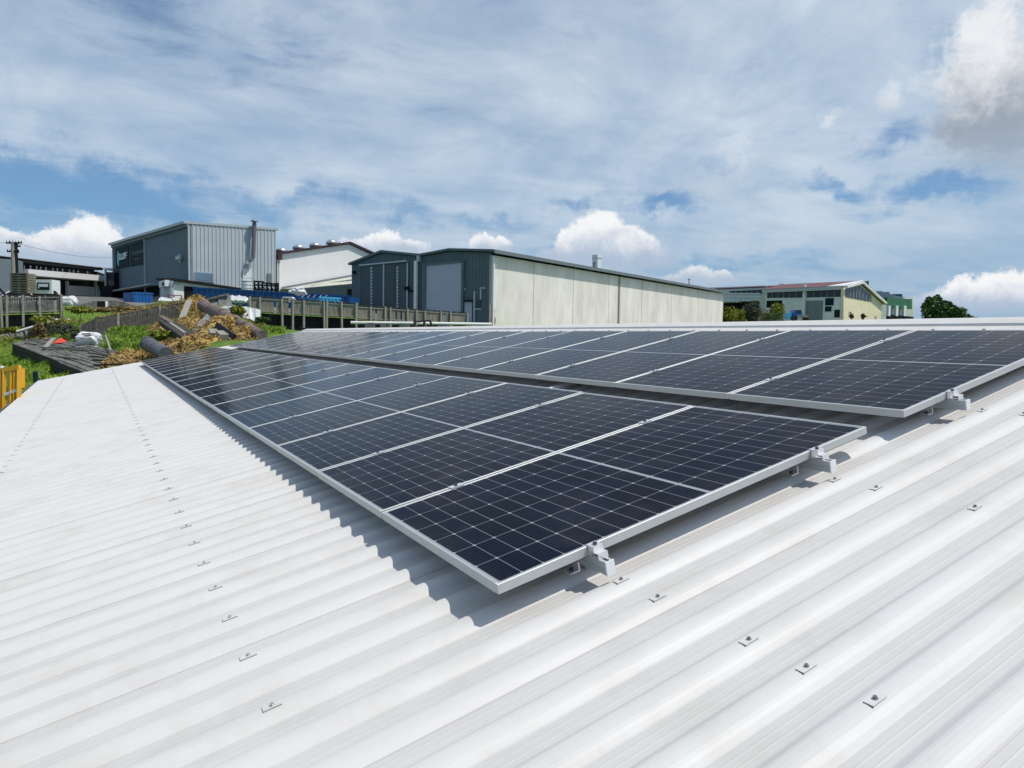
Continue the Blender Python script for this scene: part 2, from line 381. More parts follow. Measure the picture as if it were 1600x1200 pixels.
# screws: profile washer + hex head
def screw_mesh(u, v, h=CRN):
    h = CRN+hb(v); u -= .0045; e = .004 if v > 0 else .0012
    b = MB(); b.roofbox(u-.012, u+.012, v-.026, v+.026, h+.0005, h+.0025)
    b.roofbox(u-.0125, u+.0125, v-.0272, v-.0258, h+.0015-e, h+.0012, 1)
    for r, z0, z1, m_ in ((.0075, .0025, .004, 2), (.0046, .004, .009, 1)):
        k = 8; p0 = [S(u+r*math.cos(2*math.pi*i/k), v+r*math.sin(2*math.pi*i/k), h+z0) for i in range(k)]
        b.prism(p0, S(0, 0, 1)*(z1-z0), m_)
    return b
spots = []
for v in (-.702, -1.89):
    for k in range(-14, 120, 2): spots.append((k*RP+.0905+RP*(0 if v > -1 else 1), v))
for v in (.403, 1.52, 2.64, 3.6):
    for k in range(-26, 1):
        if k in (-2, -4, -5, -6, -8, -1, -10, -12, -13, -16, 0): spots.append((k*RP+.0905, v))
spots.sort(key=lambda q: (S(q[0], q[1], CRN)-CAM).length if (S(q[0], q[1], CRN)-CAM).dot(CZ) > 0 else 999)
rest = MB()
cnt = 0
for u, v in spots:
    if u > clampu(99, v)-.1 or u < UN+.2: continue
    if cnt < 90: screw_mesh(u, v).build('roof_screw', ['roof', 'screw' if v > 0 else 'galv', 'galv'], roof)
    else:
        q = MB(); q.roofbox(u-.014, u+.008, v-.02, v+.02, CRN+.0005, CRN+.002); q.roofbox(u-.008, u+.002, v-.005, v+.005, CRN+.002, CRN+.006); k = len(rest.v); rest.v += q.v; rest.f += [tuple(i+k for i in f) for f in q.f]; rest.mi += q.mi
    cnt += 1
tag(rest.build('roof_screws', ['roof', 'galv', 'roof'], roof), kind='stuff')
rv = MB()
for k in range(-20, 60):                   # ridge cap rivets
    u = k*2*RP+.09
    if UN < u < UEND1:
        rv.prism([capp(u+.012*math.cos(i*math.pi/3), -.26+.012*math.sin(i*math.pi/3), .006) for i in range(6)], S(0, 0, 1)*.010)
tag(rv.build('cap_screws', 'screw', capo), kind='stuff')
# gutter, barge, walls
mb = MB()
for (h0, h1, v0, v1) in ((-.30, -.29, VE-.13, VE+.02), (-.30, -.165, VE-.14, VE-.128), (-.30, -.17, VE+.0, VE+.012)):
    mb.roofbox(UN, UEND0-.05, v0, v1, h0, h1)
gut = mb.build('gutter', 'gutter', house)
for k in range(16):
    mb = MB(); mb.roofbox(1.5+1.45*k, 1.53+1.45*k, VE-.15, VE+.03, -.168, -.160); mb.build('gutter_strap', 'galv', gut)
mb = MB(); mb.beam(S(UEND0+.02, VE, -.19), S(UEND1+.02, VR, -.19), .03, .13, S(0, 0, 1)); mb.build('barge_board', 'gutter', house)
mb = MB(); zb = house.location.z
p = [S(UN+.2, VE+.3, 0), S(UEND0-.3, VE+.3, 0), S(UEND1-.3, VR, 0), rear(UEND1-.3, 7.1, 0), rear(UN+.2, 7.1, 0)]
top = [S(UN+.2, VE+.3, -.25), S(UEND0-.3, VE+.3, -.25), S(UEND1-.3, VR, -.25), rear(UEND1-.3, 7.1, -.3), rear(UN+.2, 7.1, -.3), S(UN+.2, VR, -.25)]
base = [Vector((q.x, q.y, zb-1)) for q in top]
for i in range(6):
    j = (i+1) % 6; mb.face([base[i], base[j], top[j], top[i]])
mb.build('wall', 'wall_white', house, fix=False)
mb = MB(); mb.tube([S(UEND0-.2, VE-.07, -.25), S(UEND0-.2, VE-.07, -.4) , Vector((S(0, VE-.07, 0).x, UEND0-.2, zb-.5))], .045, 8); mb.build('downpipe', 'gutter', house)
# ================================================================== SOLAR PANELS
ORD = ['first', 'second', 'third', 'fourth', 'fifth', 'sixth', 'seventh', 'eighth', 'ninth', 'tenth', 'eleventh', 'twelfth', 'thirteenth', 'fourteenth', 'fifteenth', 'sixteenth', 'seventeenth', 'eighteenth', 'nineteenth', 'twentieth']
FT, FW = .035, .011
fm = MB()
def frame_bar(x0, x1, y0, y1):
    e = .0012
    fm.hexa([(x0,y0,-FT), (x1,y0,-FT), (x1,y1,-FT), (x0,y1,-FT), (x0,y0,-e), (x1,y0,-e), (x1,y1,-e), (x0,y1,-e)])
    fm.hexa([(x0,y0,-e), (x1,y0,-e), (x1,y1,-e), (x0,y1,-e), (x0+e,y0+e,0), (x1-e,y0+e,0), (x1-e,y1-e,0), (x0+e,y1-e,0)])
frame_bar(0, FW, 0, PL); frame_bar(PW-FW, PW, 0, PL); frame_bar(FW, PW-FW, 0, FW); frame_bar(FW, PW-FW, PL-FW, PL)
fm.lbox(0, .03, 0, PL, -FT-.0, -FT+.002); fm.lbox(PW-.03, PW, 0, PL, -FT, -FT+.002)
gm = MB(); gm.lbox(FW-.001, PW-FW+.001, FW-.001, PL-FW+.001, -.008, -.0022)
slm = MB()
frame_me = glass_me = slot_me = None
PROT = Matrix((( 0, cT, -sT), (1, 0, 0), (0, sT, cT)))      # local x=u, y=v, z=normal
# (columns are images of local axes)
PROT = Matrix(((0, cT, -sT), (1, 0, 0), (0, sT, cT)))
# handedness: x->Y, y->X' is mirrored, so flip with y axis kept and x reversed
XU = Vector((0, -1, 0)); YV = S(0, 1, 0); ZN = S(0, 0, 1)
PROT = Matrix((XU, YV, ZN)).transposed()
def panel(u, v, label, cat, group, j):
    global frame_me, glass_me
    t = thing('solar_panel', S(u+PW, v, 0), label, cat, group)
    jit = Matrix.Rotation(random.uniform(-.0022, .0022), 3, 'X') @ Matrix.Rotation(random.uniform(-.0022, .0022), 3, 'Y') if j else Matrix.Identity(3)
    t.rotation_euler = (PROT @ jit).to_euler()
    if frame_me is None:
        for nm, b, mt in (('frame', fm, 'alu'), ('cell_sheet', gm, 'cells')):
            me = bpy.data.meshes.new(nm); me.from_pydata([tuple(q) for q in b.v], [], b.f); me.materials.append(M[mt]); me.materials.append(M['cap'])
            if nm == 'cell_sheet': me.polygons[0].material_index = 1
            bmm = bmesh.new(); bmm.from_mesh(me); bmesh.ops.recalc_face_normals(bmm, faces=bmm.faces); bmm.to_mesh(me); bmm.free()
            if nm == 'frame': frame_me = me
            else: glass_me = me
    for nm, me in (('frame', frame_me), ('cell_sheet', glass_me)):
        o = bpy.data.objects.new(nm, me); COL.objects.link(o); o.parent = t
GAP = .279
V2 = PL+GAP
NL, NU = 19, 18
for k in range(NL):
    extra = 'nearest panel, at the open corner of the' if k == 0 else ('farthest panel, at the far end of the' if k == NL-1 else ORD[k]+' panel from the near end of the')
    panel(k*PITCH, 0, 'dark blue solar panel, '+extra+' lower row', 'solar panel', 'solar panels in the lower row', k)
for k in range(NU):
    extra = 'nearest panel, at the right end of the' if k == 0 else ('farthest panel, at the far end of the' if k == NU-1 else ORD[k]+' panel from the near end of the')
    panel(k*PITCH, V2, 'dark blue solar panel, '+extra+' upper row', 'solar panel', 'solar panels in the upper row', k)
# rails with clamps and feet
def rail(v, n, label, jn):
    u0, u1 = -.083, n*PITCH+.06
    t = thing('mounting_rail', S(u0, v, CRN), label, 'rail', 'mounting rails under the panels')
    hv = hb(v)
    h1 = -FT-.0008; h0 = h1-.044
    m = MB()
    m.roofbox(u0, u1, v-.0165, v-.0055, h1-.006, h1); m.roofbox(u0, u1, v+.0055, v+.0165, h1-.006, h1)
    m.roofbox(u0, u1, v-.0165, v-.0145, h0, h1-.006); m.roofbox(u0, u1, v+.0145, v+.0165, h0, h1-.006)
    m.roofbox(u0, u1, v-.0165, v+.0165, h0-.003, h0); m.roofbox(u0, u1, v-.0144, v+.0144, h1-.022, h1-.020)
    m.roofbox(u0, u1, v-.018, v-.0165, h0+.014, h0+.018)
    ch = m.build('channel', 'alu', t)
    m = MB(); m.roofbox(u0-.005, u0, v-.0175, v+.0175, h0-.004, h1+.001); m.build('end_cap', 'cap', t)
    m = MB()
    m.roofbox(-.034, .007, v-.02, v+.02, .0006, .0046)                     # lip over the frame
    m.roofbox(-.034, -.030, v-.02, v+.02, -.014, .0006); m.roofbox(-.052, -.030, v-.02, v+.02, -.018, -.014); m.roofbox(-.056, -.052, v-.02, v+.02, h1, -.014)
    m.roofbox(-.006, -.002, v-.02, v+.02, h1, .0006)
    ec = m.build('end_clamp', 'clamp', t)
    m = MB(); m.prism([S(-.018+.0075*math.cos(i*math.pi/3), v+.0075*math.sin(i*math.pi/3), .0046) for i in range(6)], S(0, 0, 1)*.008); m.build('clamp_bolt', 'steel', ec)
    for k in range(1, n):
        u = k*PITCH-.007
        m = MB(); m.roofbox(u-.019, u+.019, v-.032, v+.032, .0006, .0042, 0); m.roofbox(u-.006, u+.006, v-.03, v+.03, h1, .0006, 0)
        m.prism([S(u+.008*math.cos(i*math.pi/3), v+.008*math.sin(i*math.pi/3), .0042) for i in range(6)], S(0, 0, 1)*.009, 1)
        m.build('mid_clamp', ['clamp', 'steel'], t)
    k = 0
    while .10+k*1.2446 < u1 and k < 20:
        uu = .0905 + k*7*RP
        if uu > u1: break
        m = MB(); m.roofbox(uu-.02, uu+.02, v-.062, v-.018, CRN+hv+.0005, CRN+hv+.006, 0); m.roofbox(uu-.02, uu+.02, v-.0235, v-.0185, CRN+hv+.006, h0+.03, 0)
        m.prism([S(uu+.008*math.cos(i*math.pi/3), v-.042+.008*math.sin(i*math.pi/3), CRN+hv+.006) for i in range(6)], S(0, 0, 1)*.009, 1)
        m.build('roof_foot', ['clamp', 'steel'], t); k += 1
rail(.372, NL, 'aluminium rail under the lower edge of the lower panel row, ending nearest the viewer', 0)
rail(1.525, NL, 'aluminium rail under the upper part of the lower panel row', 1)
rail(V2+.369, NU, 'aluminium rail under the lower edge of the upper panel row', 2)
rail(V2+1.52, NU, 'aluminium rail under the top edge of the panel row by the ridge', 3)
m = MB(); m.tube([S(2.86, 1.70, CRN+.022), S(2.86, 2.02, CRN+.022), S(2.86, 2.50, CRN+.022)], .021, 14)
tag(m.build('conduit', 'conduit', None, smooth=True), 'short white plastic conduit lying in the gap between the two panel rows', 'pipe')
# ================================================================== TERRAIN
def zc(x, y, d): p = W(x, y, d); return (p.x, p.y, p.z)
CTRL = [zc(20,605,26), zc(70,588,31), zc(10,562,41), zc(110,604,25), zc(-10,570,38),
        zc(230,522,38), zc(200,512,42), zc(290,508,42), zc(300,492,46), zc(180,538,36), zc(330,514,40), zc(380,512,41), zc(430,516,44), zc(300,547,27), zc(380,532,30), zc(245,556,27),
        zc(310,474,49.5),  zc(150,533,42.3), zc(185,526,43.3), zc(215,520,44.3), zc(250,511,45.6), zc(290,503,46.6), zc(130,503,46.5), zc(165,498,46.8), zc(60,516,46.5), zc(10,526,45.5), zc(380,493,47),
        zc(292,473,50.6), zc(250,480.5,49.5), zc(215,487,48.4), zc(185,492,47.6), zc(150,497,46.8), zc(340,472,52), zc(385,478,52),
        zc(150,477,60), zc(196,474,72), zc(110,484,57), zc(50,482,54), zc(0,482,52), zc(-200,490,50), zc(-200,560,40), zc(-200,640,22), zc(250,476,66), zc(300,478,66),
        zc(90,464,95), zc(0,464,88), zc(170,468,105), zc(297,467,80), zc(430,476,84), zc(350,480,70), zc(400,480,62), zc(480,484,62), zc(550,490,70),
        zc(600,505,61), zc(690,509,62), zc(750,512,62), zc(720,508,60.5), zc(640,503,58), zc(405,488,52), zc(430,489,52.3), zc(455,490,52.8), zc(480,491.5,53.3), zc(515,494,54), zc(550,496.5,55), zc(600,501,56.2),
        zc(404,518,49.8), zc(425,522,50.2), zc(450,526,50.7), zc(480,529,51.2), zc(520,532,52), zc(560,534,52.6), zc(610,536,54), zc(650,538,55), zc(700,540,56.4), zc(745,542,57.6), zc(460,528,48.5), zc(500,531,49.5),
        zc(450,522,46), zc(520,532,46), zc(640,540,46), zc(760,545,48), zc(900,545,55), zc(1100,530,85), zc(1200,525,105), zc(1320,520,125), zc(1450,525,150), zc(1600,535,150), zc(1800,545,60),
        zc(100,470,160), zc(600,505,170), zc(1000,515,200), zc(1400,530,250), zc(-400,480,150),
        (14, 0, -3.3), (15, 20, -2.0), (18, 10, -2.6), (-4, 0, -3.6), (-4, 14, -3.2), (-3.5, 21, -1.9), (5, 26, -.6), (0, -20, -4), (30, -20, -3), (-30, -10, -4), (-20, 10, -3.5), (3, 10, -3.2), (9, 10, -3.2), (6, 20, -2.2), (10, 27, -.4), (22, 26, .0)]
D0, D1, D2, D3 = W(19, 536.5, 44), W(185, 600, 24), W(240, 560, 27.5), W(66, 524.5, 48)
for q in (0, .2, .4, .6, .8, 1):
    for a_, b_, dz in ((D0, D1, -1.0), (D0.lerp(D3, .5), D1.lerp(D2, .5), -.7), (D3, D2, -.25)):
        p_ = a_.lerp(b_, q); CTRL.append((p_.x, p_.y, p_.z+dz))
def gz(x, y):
    num = den = 0.
    for a, b, c in CTRL:
        d2 = (a-x)**2+(b-y)**2+.5
        w = 1/(d2*d2*math.sqrt(d2)); num += w*c; den += w
    return num/den
mb = MB()
rad = [0, 4, 8, 11]+[13+i*.85 for i in range(70)]+[75+i*5 for i in range(12)]+[140+i*16 for i in range(9)]+[290, 380, 550, 900, 1600, 3000]
angs = [R_(-70+1.05*i) for i in range(150)]
OX, OY = -8, 4
rings = []
for r in rad:
    row = []
    for a in angs:
        x, y = OX+r*math.sin(a), OY+r*math.cos(a)
        z = gz(x, y) if r < 300 else 2.0
        row.append(len(mb.v)); mb.v.append(Vector((x, y, z)))
    rings.append(row)
for i in range(len(rad)-1):
    for j in range(len(angs)-1):
        mb.f.append((rings[i][j], rings[i][j+1], rings[i+1][j+1], rings[i+1][j])); mb.mi.append(0)
g = mb.build('ground', 'ground', None, smooth=True, fix=False)
tag(g, 'grassy bank and yards rising beyond the roof', 'ground', kind='structure')
# asphalt yard as a draped sheet
def drape(name, outline, m, lift=.06, n=16, label=None):
    b = MB(); P0, P1, P2, P3 = [Vector(p) for p in outline]
    for i in range(n+1):
        for j in range(n+1):
            u, v = i/n, j/n
            q = (P0*(1-u)+P1*u)*(1-v)+(P3*(1-u)+P2*u)*v
            b.v.append(Vector((q.x, q.y, gz(q.x, q.y)+lift)))
    for i in range(n):
        for j in range(n):
            k = i*(n+1)+j; b.f.append((k, k+1, k+n+2, k+n+1)); b.mi.append(0)
    o = b.build(name, m, None, smooth=True); return tag(o, label, name.replace('_', ' '), kind='structure')
drape('road', [W(-60,476,56), W(215,474,60), W(420,462,90), W(-60,460,110)], 'road', .05, 22, 'sloping grey asphalt driveway between the buildings')
drape('yard', [W(400,482,54), W(745,506,60), W(900,505,75), W(420,470,84)], 'road', .05, 18, 'asphalt yard in front of the sheds')
drape('gravel', [W(775,513,61), W(1150,508,104), W(1190,535,90), W(790,548,50)], 'gravel', .05, 18, 'unseen pale gravel added to bounce light at the foot of the concrete wall')  # added out of view to replace green bounce on the concrete wall
drape('gravel', [W(1120,520,104), W(1420,512,125), W(1420,540,100), W(1120,540,92)], 'gravel', .05, 14, 'unseen pale gravel added to bounce light before the cream factory')  # added out of view so the factory walls catch less green bounce
# ================================================================== helpers for things in the yard
def part(name, m, t, fn):
    b = MB(); fn(b); return b.build(name, m, t)
def nudge(f, s, z, o): return f.at(s, z, o)
# ---------------------------------------------------------------- big grey workshop
c0 = W(297, 459, 80)
FL = Face(c0, az=-13.5); FR = Face(c0, az=76.5)
t = thing('workshop', c0, 'tall slate and pale grey corrugated metal workshop with dark sign panels and a flue', 'building')
sL, zL = FL.sz(178, 385); _, zT = FL.sz(297, 350); sR, zR = FR.sz(431, 360); zb = c0.z-2.5
part('side_wall', 'b1dark', t, lambda b: (ribbed(b, FL, 0, sL, zb, lambda s: zT-.02, .22, .03, 0), FL.poly(b, [(0, zb), (sL, zb), (sL, zT-.05), (0, zT-.05)], -.02, .2)))
gt = lerp([(0, zT), (sR, zR)])
part('gable_wall', 'b1light', t, lambda b: (ribbed(b, FR, 0, sR, zb, lambda s: gt(s)-.02, .44, .08, 0, frac=.28), FR.poly(b, [(0, zb), (sR, zb), (sR, zR-.05), (0, zT-.05)], -.02, .2)))
def roofslab(b):
    A, B = FL.at(-.1, zT+.02, .35)+FR.d*(-.3), FL.at(sL+.3, zT+.02, .35)+FR.d*(-.3)
    C, D = B+FR.d*(sR+.9), A+FR.d*(sR+.9); C.z = D.z = zR+.02
    b.prism([A, B, C, D], (0, 0, .28))
part('roof', 'trim', t, roofslab)
part('gutter', 'b1dark', t, lambda b: FL.poly(b, [(-.2, zT-.3), (sL+.3, zT-.3), (sL+.3, zT+.0), (-.2, zT+.0)], .32, .25))
for x, y0, y1 in ((297.6, 353, 459), (228.5, 373, 459), (179, 387, 470)):
    part('downpipe', 'trim', t, lambda b: FL.rect(b, x-.9, y0, x+.9, y1, .25, .2))
sg = part('sign_panel', 'sign', t, lambda b: FL.ppoly(b, [(182, 388.6), (202.6, 382.6), (202.6, 416.7), (182, 420.3)], .14, .1))
def letters(b, f, word, pts):             # block letters from strokes in a unit cell; pts = cell function
    ST = {'C': [(1,1,0,1), (0,1,0,0), (0,0,1,0)], 'L': [(0,1,0,0), (0,0,1,0)], 'D': [(0,1,0,0), (0,1,.7,1), (.7,1,1,.6), (1,.6,1,.4), (1,.4,.7,0), (.7,0,0,0)],
          'F': [(0,0,0,1), (0,1,1,1), (0,.52,.8,.52)], 'O': [(0,0,0,1), (0,1,1,1), (1,1,1,0), (1,0,0,0)]}
    for i, ch in enumerate(word):
        for (x0, y0, x1, y1) in ST[ch]: b.beam(pts(i, x0, y0), pts(i, x1, y1), .17, .17, f.n)
s0, z0 = FL.sz(189.4, 405.2); s1, z1 = FL.sz(201.6, 398.3)
cw = (s1-s0)/4
part('lettering', 'sign_text', sg, lambda b: letters(b, FL, 'CLDF', lambda i, x, y: FL.at(s0+cw*(i+.08+.74*x), FL.sz(194, 404.6)[1]+.66*y, .2)))
def logo(b):
    sm, zm = FL.sz(187.6, 404)
    for sgn in (0, 1):
        pts = [(sm+.55*math.cos(a)*(1 if sgn else .35), zm+1.35*math.sin(a)) for a in [math.pi/2+math.pi*i/8 for i in range(9)]]
    pts = [(sm-.9*(FL.sz(190,405)[0]-sm)/abs(FL.sz(190,405)[0]-sm)*math.cos(a)*.7, zm+1.05*math.sin(a)) for a in [-math.pi/2+math.pi*i/8 for i in range(9)]]
    pts += [(sm+.0, zm+.55), (sm+.15, zm), (sm, zm-.55)]
    FL.poly(b, pts, .19, .04)
part('logo', 'sign_teal', sg, logo)
sg2 = part('sign_panel', 'sign', t, lambda b: FL.ppoly(b, [(205, 382.1), (227.4, 375.6), (227.4, 412.4), (205, 416.2)], .14, .1))
def faint(b):
    for i in range(9):
        x = 209+i*2.0; FL.rect(b, x, 394.5-.27*(x-207), x+1.1, 399.5-.27*(x-207), .17, .03)
    FL.ppoly(b, [(212, 405), (220, 403), (220, 404.2), (212, 406.2)], .17, .03)
part('lettering', 'sign_faint', sg2, faint)
part('canopy', 'trim', t, lambda b: FL.ppoly(b, [(184.5, 455.2), (250, 444), (250, 446), (184.5, 457.2)], 1.2, 1.2))
part('door_opening', 'void', t, lambda b: FL.ppoly(b, [(186, 457), (249, 446.5), (249, 462), (186, 470)], .06, .05))
part('wall_lamp', 'trim', t, lambda b: (FL.rect(b, 281, 401, 287.5, 405.5, .5, .3), FL.rect(b, 282, 397.5, 284.5, 410, .2, .2, )))
wn = part('window', 'trim', t, lambda b: FR.rect(b, 302.8, 424.2, 334.5, 441, .16, .06))
part('pane', 'win_sky', wn, lambda b: FR.rect(b, 304, 425.3, 332, 439.3, .19, .05))
part('door', 'white', t, lambda b: FR.rect(b, 378.7, 419.5, 392, 446, .16, .08))
part('vent_grille', 'metal_roof', t, lambda b: FR.rect(b, 417, 427, 424, 441, .15, .08))
fl = MB(); fp = lambda x, y: FR.px(x, y, .75)
fl.tube([fp(386.5, 409), fp(388.5, 406), fp(391.2, 402)], .2, 10); fl.tube([fp(391.2, 402.5), fp(393.2, 349.5)], .24, 12)
fl.tube([fp(393.2, 347.2), fp(393.2, 345.4)], [.46, .38], 12); fl.tube([fp(393.2, 350), fp(393.2, 347)], .2, 8)
fl.build('flue', 'gutter', t, smooth=False)
part('flue_fan', 'galv', t, lambda b: FR.rect(b, 381.5, 408, 386, 413.5, .7, .5))
# ---------------------------------------------------------------- white lean-to office in front
a0 = W(268, 468, 73); FO = Face(a0, W(385, 474, 82)); FO2 = Face(a0, W(250, 467, 78))
t = thing('office_annex', a0, 'low white flat-roofed annex with a dark doorway in front of the tall workshop', 'building')
part('wall', 'white', t, lambda b: (FO.ppoly(b, [(268, 438.5), (373, 453.5), (373, 480), (268, 476)], 0, .2)))
part('end_wall', 'b1light', t, lambda b: FO2.ppoly(b, [(268, 438.5), (250.5, 438.2), (250.5, 474), (268, 476)], 0, .2))
def oroof(b):
    A, B, C = FO.px(268, 438.3, .5), FO.px(375, 453.6, .5), FO2.px(250, 437.8, .4)
    D = B+(C-A)*1.2; b.prism([A, B, D, C], (0, 0, .22))
part('roof', 'black', t, oroof)
part('doorway', 'void', t, lambda b: FO.ppoly(b, [(287.5, 447), (309, 448.5), (309, 478), (287.5, 476)], .05, .04))
part('notice', 'b1light', t, lambda b: FO.rect(b, 270.5, 441.2, 281.5, 445, .06, .05))
ac = part('air_conditioner', 'white', t, lambda b: FO2.rect(b, 256.5, 440.5, 266, 447.5, .5, .45))
part('fan_grille', 'void', ac, lambda b: FO2.rect(b, 261.8, 441.8, 264.6, 446.4, .53, .04))
m = MB()
fr = Face(W(262, 470, 70), W(284, 471, 70))
for x in (262, 272, 283.5): m.beam(fr.px(x, 461, 0), fr.px(x, 471, 0), .09)
for y in (461, 465.5): m.beam(fr.px(262, y, 0), fr.px(283.5, y+.8, 0), .08)
tag(m.build('handrail', 'pink', None), 'faded red pipe handrail before the white annex wall', 'railing')
# ---------------------------------------------------------------- blue skip, container wall, trailer
def skip(name, x0, x1, yt, yb, d, dep, m, label, cat, flare=.0):
    f = Face(W(x0, yb, d), az=76)
    s0, zt = f.sz(x0, yt); s1, _ = f.sz(x1, yt); zb = f.sz(x0, yb)[1]
    t = thing(name, f.at((s0+s1)/2, zb, 0), label, cat)
    b = MB()
    for off, th in ((0, .08), (-dep, .08)): f.poly(b, [(s0+flare, zb), (s1-flare, zb), (s1, zt), (s0, zt)], off, th)
    for s in (s0, s1):
        q = s+ (flare if s == s0 else -flare)
        b.prism([f.at(s, zt, -.08), f.at(q, zb, -.08), f.at(q, zb, -dep), f.at(s, zt, -dep)], f.d*(.07 if s == s0 else -.07))
    b.prism([f.at(s0+flare, zb+.05, -.08), f.at(s1-flare, zb+.05, -.08), f.at(s1-flare, zb+.05, -dep), f.at(s0+flare, zb+.05, -dep)], (0, 0, .08))
    b.build('tub', m, t)
    b = MB(); f.poly(b, [(s0-.05, zt-.02), (s1+.05, zt-.02), (s1+.05, zt+.12), (s0-.05, zt+.12)], .06, .14); b.build('rim', m, t)
    for i in range(1, 6):
        s = s0+(s1-s0)*i/6; b = MB(); f.poly(b, [(s-.05, zb), (s+.05, zb), (s+.05, zt-.03), (s-.05, zt-.03)], .07, .07); b.build('rib', m, t)
    return t, f, s0, s1, zb, zt
t, f, s0, s1, zb, zt = skip('skip_bin', 208, 239, 458, 476, 72, 2.2, 'blue', 'bright blue steel skip bin standing beneath the workshop canopy', 'skip bin', .1)
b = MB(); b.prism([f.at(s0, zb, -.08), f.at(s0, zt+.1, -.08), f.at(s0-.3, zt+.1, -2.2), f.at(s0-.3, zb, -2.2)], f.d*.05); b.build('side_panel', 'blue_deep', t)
FB = Face(W(302, 470, 68), W(562, 484, 66))
t = thing('shipping_container', W(430, 476, 67), 'long deep blue corrugated steel container behind the paling fence', 'container')
zt = lerp([FB.sz(x, y) for x, y in ((302, 449.5), (370, 453), (430, 457), (500, 461.5), (560, 463.5))])
sa, sb = FB.sz(302, 470)[0], FB.sz(548, 470)[0]
part('side_wall', 'blue_deep', t, lambda b: ribbed(b, FB, sa, sb, W(430, 482, 67).z-.6, lambda s: zt(s), .55, .09, 0, frac=.35))
part('body', 'blue_deep', t, lambda b: FB.poly(b, [(sa, 2), (sb, 2), (sb, zt(sb)-.06), (sa, zt(sa)-.06)], -.05, 2.3))
part('top_rail', 'blue_deep', t, lambda b: b.beam(FB.at(sa, zt(sa), .04), FB.at(sb, zt(sb), .04), .14))
t, f, s0, s1, zb, zt = skip('crate_trailer', 499, 532, 465.5, 478, 58, 2.0, 'cyan', 'light blue steel cage bin behind the paling fence', 'bin', .0)
for i in range(5):
    b = MB(); x = 474+i*9; b.beam(f.px(x, 465, -.3), f.px(x+13, 460.5, -1.2), .05); b.build('lid_rod', 'galv', t)
part('mesh_side', 'blue_deep', t, lambda b: [b.beam(f.px(x, 464.5, -.5), f.px(x, 478, -.5), .06) for x in range(473, 500, 3)]+[b.beam(f.px(472, 464.5, -.5), f.px(500, 465.5, -.5), .07)])
fw = Face(W(441, 480, 56), W(461, 480, 56))
part_ = MB(); fw.ppoly(part_, [(441.5, 463.5), (456, 463.8), (460, 468), (460, 472.5), (441.5, 471.5)], 0, .5)
tag(part_.build('white_sheet', 'white', None), 'white board standing against the back of the paling fence', 'board')
# ---------------------------------------------------------------- white water tank, scaffold
t = thing('water_tank', W(386, 452, 79), 'cream plastic tank in a cage beside the workshop door', 'tank')
b = MB(); b.tube([W(386, 453.5, 79), W(386, 441, 79), W(386, 439.5, 79)], [.58, .58, .3], 16); b.build('tank_body', 'white', t, smooth=False)
for y in (440.5, 446, 451):
    b = MB(); b.tube([W(386, y, 79), W(386, y-.8, 79)], .62, 16); b.build('band', 'b1light', t)
for x in (378.5, 394):
    b = MB(); b.beam(W(x, 434, 78.6), W(x, 453, 78.6), .05); b.build('cage_post', 'galv', t)
b = MB(); b.beam(W(378.5, 434.5, 78.6), W(394, 434.5, 78.6), .05); b.build('cage_rail', 'galv', t)
t = thing('scaffold_rack', W(415, 456, 76), 'black steel rack of trusses stacked above the blue container', 'rack')
fs = Face(W(396, 458, 76), W(436, 459, 76))
for x in (397.5, 404, 410, 417, 424, 430, 434.5): part('upright', 'black', t, lambda b: b.beam(fs.px(x, 439 if x < 410 else 442, 0), fs.px(x, 459, 0), .14))
for (xa, ya, xb, yb) in ((396, 439.5, 412, 440.5), (396, 445, 435, 447), (410, 442, 435, 444.5), (396, 452, 435, 454)): part('rail', 'black', t, lambda b: b.beam(fs.px(xa, ya, 0), fs.px(xb, yb, 0), .16))
for i in range(6): part('brace', 'black', t, lambda b: b.beam(fs.px(397+i*6.3, 446, .05), fs.px(403+i*6.3, 454, .05), .10))
b = MB()
for i in range(7):
    p = W(452+i*2.2+random.uniform(-1, 1), 455-1.5*(i % 3)+random.uniform(-1, 1), 62); b.tube([p, p+Vector((.5, .1, random.uniform(-.3, .2))), p+Vector((.9, .2, -.25))], [.12, .22, .06], 7)
tag(b.build('tarpaulin', 'bag', None), 'crumpled white tarpaulin draped over the blue container', 'tarpaulin')
# ---------------------------------------------------------------- white warehouse with roof ventilators
c1 = W(434.5, 466, 90); FWh = Face(c1, az=76)
t = thing('white_warehouse', c1, 'white gabled warehouse with maroon roof edge and a row of roof ventilators', 'building')
out = [(434.5, 398), (545, 381.6), (600, 407), (600, 470), (434.5, 470)]
part('wall', 'offwhite', t, lambda b: FWh.ppoly(b, out, 0, 30))
def edge(b):
    for (xa, ya, xb, yb) in ((430, 397.6, 545.3, 380.2), (545, 380.2, 606, 407.5)):
        sa, za = FWh.sz(xa, ya); sb, zb = FWh.sz(xb, yb)
        FWh.poly(b, [(sa, za-.05), (sb, zb-.05), (sb, zb+.22), (sa, za+.22)], .4, 31)
part('roof', 'maroon', t, edge)
part('rain_head', 'maroon', t, lambda b: FWh.rect(b, 431, 397.8, 438, 406, .55, 1.2))
for x in (432.3, 435.2): part('downpipe', 'white', t, lambda b: FWh.rect(b, x-.8, 405, x+.8, 456, .3, .2))
for x, y in ((447, 392), (473.5, 387), (499.5, 383.5), (525.5, 379), (540, 380.5)):
    b = MB(); p = FWh.px(x, y, -1.2); r = .75 if x < 530 else .5
    prof_ = [(-.55, .55), (-.25, .55), (-.2, .95), (.1, 1.05), (.4, .9), (.62, .5), (.7, .05)]
    b.tube([p+Vector((0, 0, h*r)) for h, q in prof_], [q*r for h, q in prof_], 14); b.build('roof_ventilator', 'galv', t, smooth=True)
